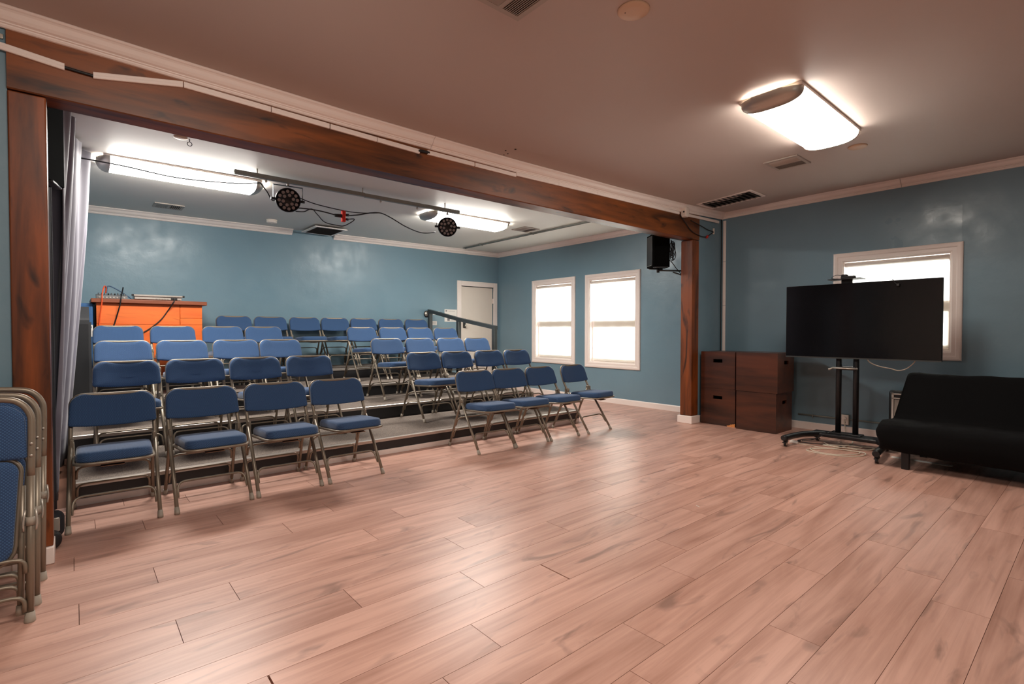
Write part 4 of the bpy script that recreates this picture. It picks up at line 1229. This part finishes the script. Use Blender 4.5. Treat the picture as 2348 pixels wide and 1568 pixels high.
# ------------------------------------------------------------------ television on a wheeled stand
TVX = 6.10
t = empty('television', (TVX, 1.695, .915)); tag(t, 'large black flat television on the wheeled stand', 'television')
off = Vector(t.location)
def T(mb, nm, mt):
    o = mb.obj(nm, mt, t); o.location = -off; return o
T(MB().rbox(TVX+.002, TVX+.03, 1.01, 2.38, .922, 1.708, .004, 1), 'frame', 'black_plastic')
T(MB().rbox(TVX-.001, TVX+.004, 1.015, 2.375, .937, 1.704, .001, 1), 'screen_panel', 'screen')
T(MB().box(TVX-.002, TVX+.004, 1.012, 2.378, .922, .934), 'bottom_bezel', 'rail_metal')
T(MB().rbox(TVX+.03, TVX+.065, 1.2, 2.2, .98, 1.45, .012, 2), 'rear_housing', 'black_plastic')
t = empty('television_stand', (6.2, 1.80, 0)); tag(t, 'black wheeled stand with two posts carrying the television', 'stand')
off = Vector(t.location)
def T(mb, nm, mt='black_metal'):
    o = mb.obj(nm, mt, t); o.location = -off; return o
for yy in (1.725, 1.885):
    T(MB().cyl((6.22, yy, .10), (6.22, yy, 1.50), .027, 16), 'post')
T(MB().rbox(6.175, 6.205, 1.66, 1.94, 1.15, 1.50, .006), 'mount_plate')
T(MB().box(6.165, 6.178, 1.45, 2.15, 1.2, 1.24).box(6.165, 6.178, 1.45, 2.15, 1.38, 1.42), 'mount_bar')
T(MB().rbox(6.17, 6.27, 1.715, 1.895, .80, .835, .006), 'cross_bracket')
T(MB().cyl((6.175, 1.70, .818), (6.175, 1.93, .818), .010, 10).cyl((6.175, 1.925, .818), (6.155, 1.965, .80), .010, 8), 'clamp_handle', 'nickel')
T(MB().rbox(6.10, 6.30, 1.36, 2.13, .075, .115, .012, 2), 'base_beam')
T(MB().rbox(6.16, 6.28, 1.66, 1.95, .112, .128, .006), 'base_plate')
for s_, (fx, fy), (bx, by) in ((1, (5.63, 2.20), (6.24, 2.09)), (-1, (5.53, 1.37), (6.24, 1.45))):
    T(MB().tube(spl([(6.2, by-s_*.10, .097), (6.0, lerp(by, fy, .35), .10), (5.8, lerp(by, fy, .75), .10), (fx-.0, fy, .094)], 5), .031, 14), 'foot_leg')
    T(MB().cyl((fx-.0015, fy, .094), (fx-.001-.02, fy+s_*.006, .0935), .0315, 14, .027), 'end_ring', 'black_plastic')
    for (cx, cy) in ((fx+.035, fy), (bx, by)):
        c = T(MB().cyl((cx, cy-.011, .027), (cx, cy+.011, .027), .027, 16), 'castor', 'black_plastic')
        MB().cyl((cx, cy-.0125, .027), (cx, cy+.0125, .027), .014, 12).obj('wheel_hub', 'nickel', c)
        MB().rbox(cx-.02, cx+.022, cy-.019, cy+.019, .045, .07, .006).obj('fork', 'black_metal', c)
        MB().rbox(cx-.062, cx-.01, cy-.012, cy+.012, .044, .054, .003).obj('brake_lever', 'black_metal', c)
t = empty('camera_shelf', (6.17, 1.80, 1.70)); tag(t, 'small shelf above the television with a black camera on it', 'shelf')
MB().rbox(-.03, .0, -.05, .05, -.2, .045, .004).obj('bracket', 'black_metal', t)
MB().rbox(-.14, .03, -.155, .145, .045, .053, .003).obj('shelf_board', 'black_plastic', t)
t = empty('web_camera', (6.11, 1.785, 1.755)); tag(t, 'small black web camera on the shelf above the television', 'camera')
MB().rbox(-.03, .03, -.075, .055, 0, .028, .01).obj('body', 'black_plastic', t)
MB().rbox(-.028, .028, -.005, .055, .02, .045, .012).obj('lens_head', 'black_plastic', t)
cab('camera_cable', [(6.10, 1.86, 1.757), (6.11, 1.93, 1.768), (6.13, 1.90, 1.80), (6.12, 1.83, 1.79)], .003, 'cable_black', 'thin cable curling behind the web camera')
cab('dangling_cable', [(6.115, 1.40, 1.715), (6.08, 1.39, 1.712), (6.085, 1.375, 1.685), (6.085, 1.355, 1.665)], .004, 'cable_black', 'short cable end dangling over the top of the screen', grp='cable ends on the screen')
t = MB().rbox(6.076, 6.092, 1.335, 1.36, 1.645, 1.672, .005).obj('cable_plug', 'black_plastic'); tag(t, 'black plug end on the top edge of the screen', 'plug')
cab('television_cable', [(6.16, 1.62, .98), (6.17, 1.60, .90), (6.19, 1.52, .855), (6.2, 1.42, .835), (6.2, 1.36, .82), (6.19, 1.29, .845), (6.16, 1.22, .92), (6.15, 1.21, .99)], .005, 'cable_white', 'white cable hanging in a loop below the television')

# ------------------------------------------------------------------ outlet, conduit, cords on the floor
t = empty('wall_outlet', (XW-.001, 2.012, .172)); tag(t, 'double wall outlet behind the television stand', 'outlet')
MB().rbox(-.03, 0, -.042, .042, -.062, .062, .005).obj('outlet_box', 'galvanised', t)
MB().rbox(-.036, -.03, -.036, .036, -.058, .058, .004).obj('cover', 'white_plastic', t)
MB().cyl((-.036, 0, .02), (-.065, 0, .02), .018, 12).obj('plug', 'white_plastic', t)
MB().box(-.0375, -.036, -.008, -.005, -.035, -.022).box(-.0375, -.036, .005, .008, -.035, -.022).obj('slots', 'black_plastic', t)
for (a, b, lab) in ((2.055, 2.53, 'thin metal conduit from the boxes to the outlet'), (.6, 1.969, 'thin metal conduit from the outlet to the sofa')):
    tt = empty('wall_conduit', (XW-.012, (a+b)/2, .178)); tag(tt, lab, 'pipe', 'wall conduits')
    hh = (b-a)/2
    MB().tube([(0, -hh, 0), (0, hh, 0)], .0095, 8).obj('pipe', 'galvanised', tt)
    MB().rbox(-.012, .0115, -.006+.3*hh, .006+.3*hh, -.024, .012, .003).obj('strap', 'galvanised', tt)
fz = .0045
cab('extension_cord', [(XW-.06, 2.01, .19), (6.80, 1.99, .10), (6.72, 1.95, .02), (6.55, 1.85, fz), (6.3, 1.78, fz), (6.0, 1.80, fz), (5.80, 1.92, fz), (5.72, 1.98, .012), (5.63, 1.90, fz), (5.64, 1.72, fz), (5.80, 1.60, fz), (5.93, 1.62, fz), (5.86, 1.82, .012), (5.74, 1.96, fz), (5.62, 1.98, fz), (5.57, 1.82, fz), (5.63, 1.64, fz), (5.78, 1.54, fz), (5.90, 1.56, .012), (5.92, 1.72, fz), (5.87, 1.95, fz), (5.90, 2.08, fz), (5.89, 2.17, fz)], .0055, 'cable_white', 'white extension cord coiled on the floor under the television', n_=10)
t = empty('power_strip', (5.90, 2.20, .0)); tag(t, 'small white cord end block on the floor by the stand', 'power strip')
MB().rbox(-.03, .03, -.045, .045, 0, .028, .008).obj('body', 'white_plastic', t)
MB().rbox(-.012, .014, -.06, -.03, .02, .045, .006).obj('plug', 'black_plastic', t)
cab('floor_cable', [(6.22, 1.92, .14), (6.1, 1.98, .10), (5.98, 2.06, .05), (5.93, 2.14, .035)], .005, 'cable_black', 'black cable running from the stand post to the white cord end', grp='floor cables')
cab('floor_cable', [(6.35, 2.1, fz), (6.2, 2.2, fz), (6.05, 2.22, fz), (6.0, 2.1, fz), (6.1, 1.9, fz), (6.05, 1.7, fz), (6.15, 1.55, fz), (6.3, 1.5, fz)], .005, 'cable_black', 'black cable lying behind the white cord under the stand', grp='floor cables')
cab('floor_cable', [(6.15, 2.0, fz+.004), (6.0, 1.85, fz+.004), (6.05, 1.6, fz+.004), (6.2, 1.55, .012), (6.12, 1.75, .015), (5.98, 1.95, .012), (6.02, 1.68, .015), (6.22, 1.62, .012), (6.1, 1.45, fz)], .005, 'cable_white', 'tangled pale cable under the middle of the television stand', grp='floor cables')
t = MB().box(5.93, 5.985, .90, 1.35, .0006, .0045).obj('white_board', 'paper'); t.location = (0, 0, 0); tag(t, 'white strip lying on the floor under the sofa', 'board')

# ------------------------------------------------------------------ radiator behind the sofa
t = empty('panel_heater', (6.72, 1.28, .0)); tag(t, 'black panel heater with white grille half hidden behind the sofa', 'heater')
MB().rbox(-.045, .045, -.27, .27, .05, .575, .03, 3).obj('body', 'black_plastic', t)
MB().rbox(-.05, -.044, .22, .24, .08, .55, .004).obj('trim_strip', 'white_plastic', t)
MB().rbox(-.05, -.044, -.24, .24, .53, .545, .004).obj('trim_strip', 'white_plastic', t)
MB().rbox(-.05, -.044, -.24, .24, .485, .50, .004).obj('trim_strip', 'white_plastic', t)
MB().rbox(-.049, -.044, -.22, .215, .09, .48, .004).obj('front_panel', 'vent_metal', t)
for yy in (-.2, .2):
    MB().rbox(-.1, .1, yy-.015, yy+.015, 0, .05, .006).obj('foot', 'black_plastic', t)

# ------------------------------------------------------------------ black covered futon sofa
def sofa():
    t = empty('futon_sofa', (5.85, .35, 0)); tag(t, 'black futon sofa under a stretch cover at the right edge', 'sofa')
    off = Vector(t.location)
    yl, yr = 1.345, -.72
    rnd = random.Random(3)
    prof = fillet([(5.475, .15), (5.43, .22), (5.425, .375), (5.55, .405), (6.02, .375), (6.20, .80), (6.33, .80), (6.36, .70), (6.30, .15)], .055, 5)
    prof = [(p.x, p.y) for p in [Vector((a[0], a[1], 0)) for a in prof]]
    pc = (5.9, .38)
    rows = [(.0, .55), (.004, .82), (.015, .93), (.04, .985), (.08, 1.0)]
    ysec = [(yl-d, s_) for d, s_ in rows]
    m_ = 30
    ysec += [(lerp(yl-.08, yr+.08, k/m_), 1.0) for k in range(1, m_)]
    ysec += [(yr+d, s_) for d, s_ in reversed(rows)]
    vs = []; fs = []
    np_ = len(prof)
    for j, (y, s_) in enumerate(ysec):
        for k, (x, z) in enumerate(prof):
            dx, dz = x-pc[0], z-pc[1]
            # only the silhouette edge tucks in
            ss = 1-(1-s_)*.16
            xx, zz = pc[0]+dx*ss, pc[1]+dz*ss
            if z < .2:
                zz -= .03*sstep((yl-y)/1.2)*0.9
            if x > 5.95 and z > .38:                # the back leans in at its left end
                y2 = y-.055*sstep((z-.38)/.3)*sstep(1-(yl-y)/.5)
            else:
                y2 = y+.02*math.sin(z*30+x*9)*sstep(1-(yl-y)/.12)*(.6 if z < .37 else .2)
            wr = .005*math.sin(y*9+x*14+z*11)+.004*math.sin(y*23-z*19)
            vs.append(Vector((xx+wr*.7, y2, zz+wr*.7)))
    for j in range(len(ysec)-1):
        for k in range(np_):
            k2 = (k+1) % np_
            fs.append((j*np_+k, j*np_+k2, (j+1)*np_+k2, (j+1)*np_+k))
    fs.append(tuple(range(np_))); fs.append(tuple((len(ysec)-1)*np_+k for k in range(np_)))
    o = MB().add(vs, fs, True).obj('cover', 'sofa_cloth', t); o.location = -off
    for (x, y) in ((5.525, 1.15), (5.525, -.55), (6.2, 1.15), (6.2, -.55)):
        l = MB().rbox(x-.025, x+.025, y-.028, y+.028, 0, .2, .004, 1).obj('leg', 'black_metal', t); l.location = -off
    return t
sofa()

# ------------------------------------------------------------------ small things on the floor at the left post
t = empty('rubber_wheel', (-.118, 3.765, 0)); tag(t, 'black rubber wheel edge peeking out behind the left post', 'wheel')
MB().disc_lathe([(.03, -.02), (.048, -.02), (.055, -.012), (.055, .012), (.048, .02), (.03, .02)], 28, Matrix.Translation((0, 0, .055)) @ Matrix.Rotation(PI/2, 4, 'X')).obj('tyre', 'black_plastic', t)
MB().disc_lathe([(.031, -.022), (.031, .022)], 20, Matrix.Translation((0, 0, .055)) @ Matrix.Rotation(PI/2, 4, 'X')).obj('wheel_hub', 'cabinet_black', t)
t = empty('black_bag', (-.075, 4.02, 0)); tag(t, 'small black bag with a zip pull at the curtain foot', 'bag')
MB().rbox(-.11, .02, -.09, .045, 0.0, .15, .045, 4).obj('body', 'curtain_black', t)
MB().rbox(-.03, .0, -.098, -.088, .05, .13, .004).obj('zip_pull', 'nickel', t)
for (x, y, rz, lab) in ((3.77, 3.46, .3, 'curved white paper scrap on the floor in front of the right chairs'), (3.25, 1.83, 1.1, 'tiny pale wood chip on the floor in the right foreground')):
    t = MB().rbox(-.018, .018, -.002, .002, 0.0, .003, .0008, 1).obj('floor_scrap', 'paper'); t.location = (x, y, .0); t.rotation_euler = (0, 0, rz); tag(t, lab, 'scrap')
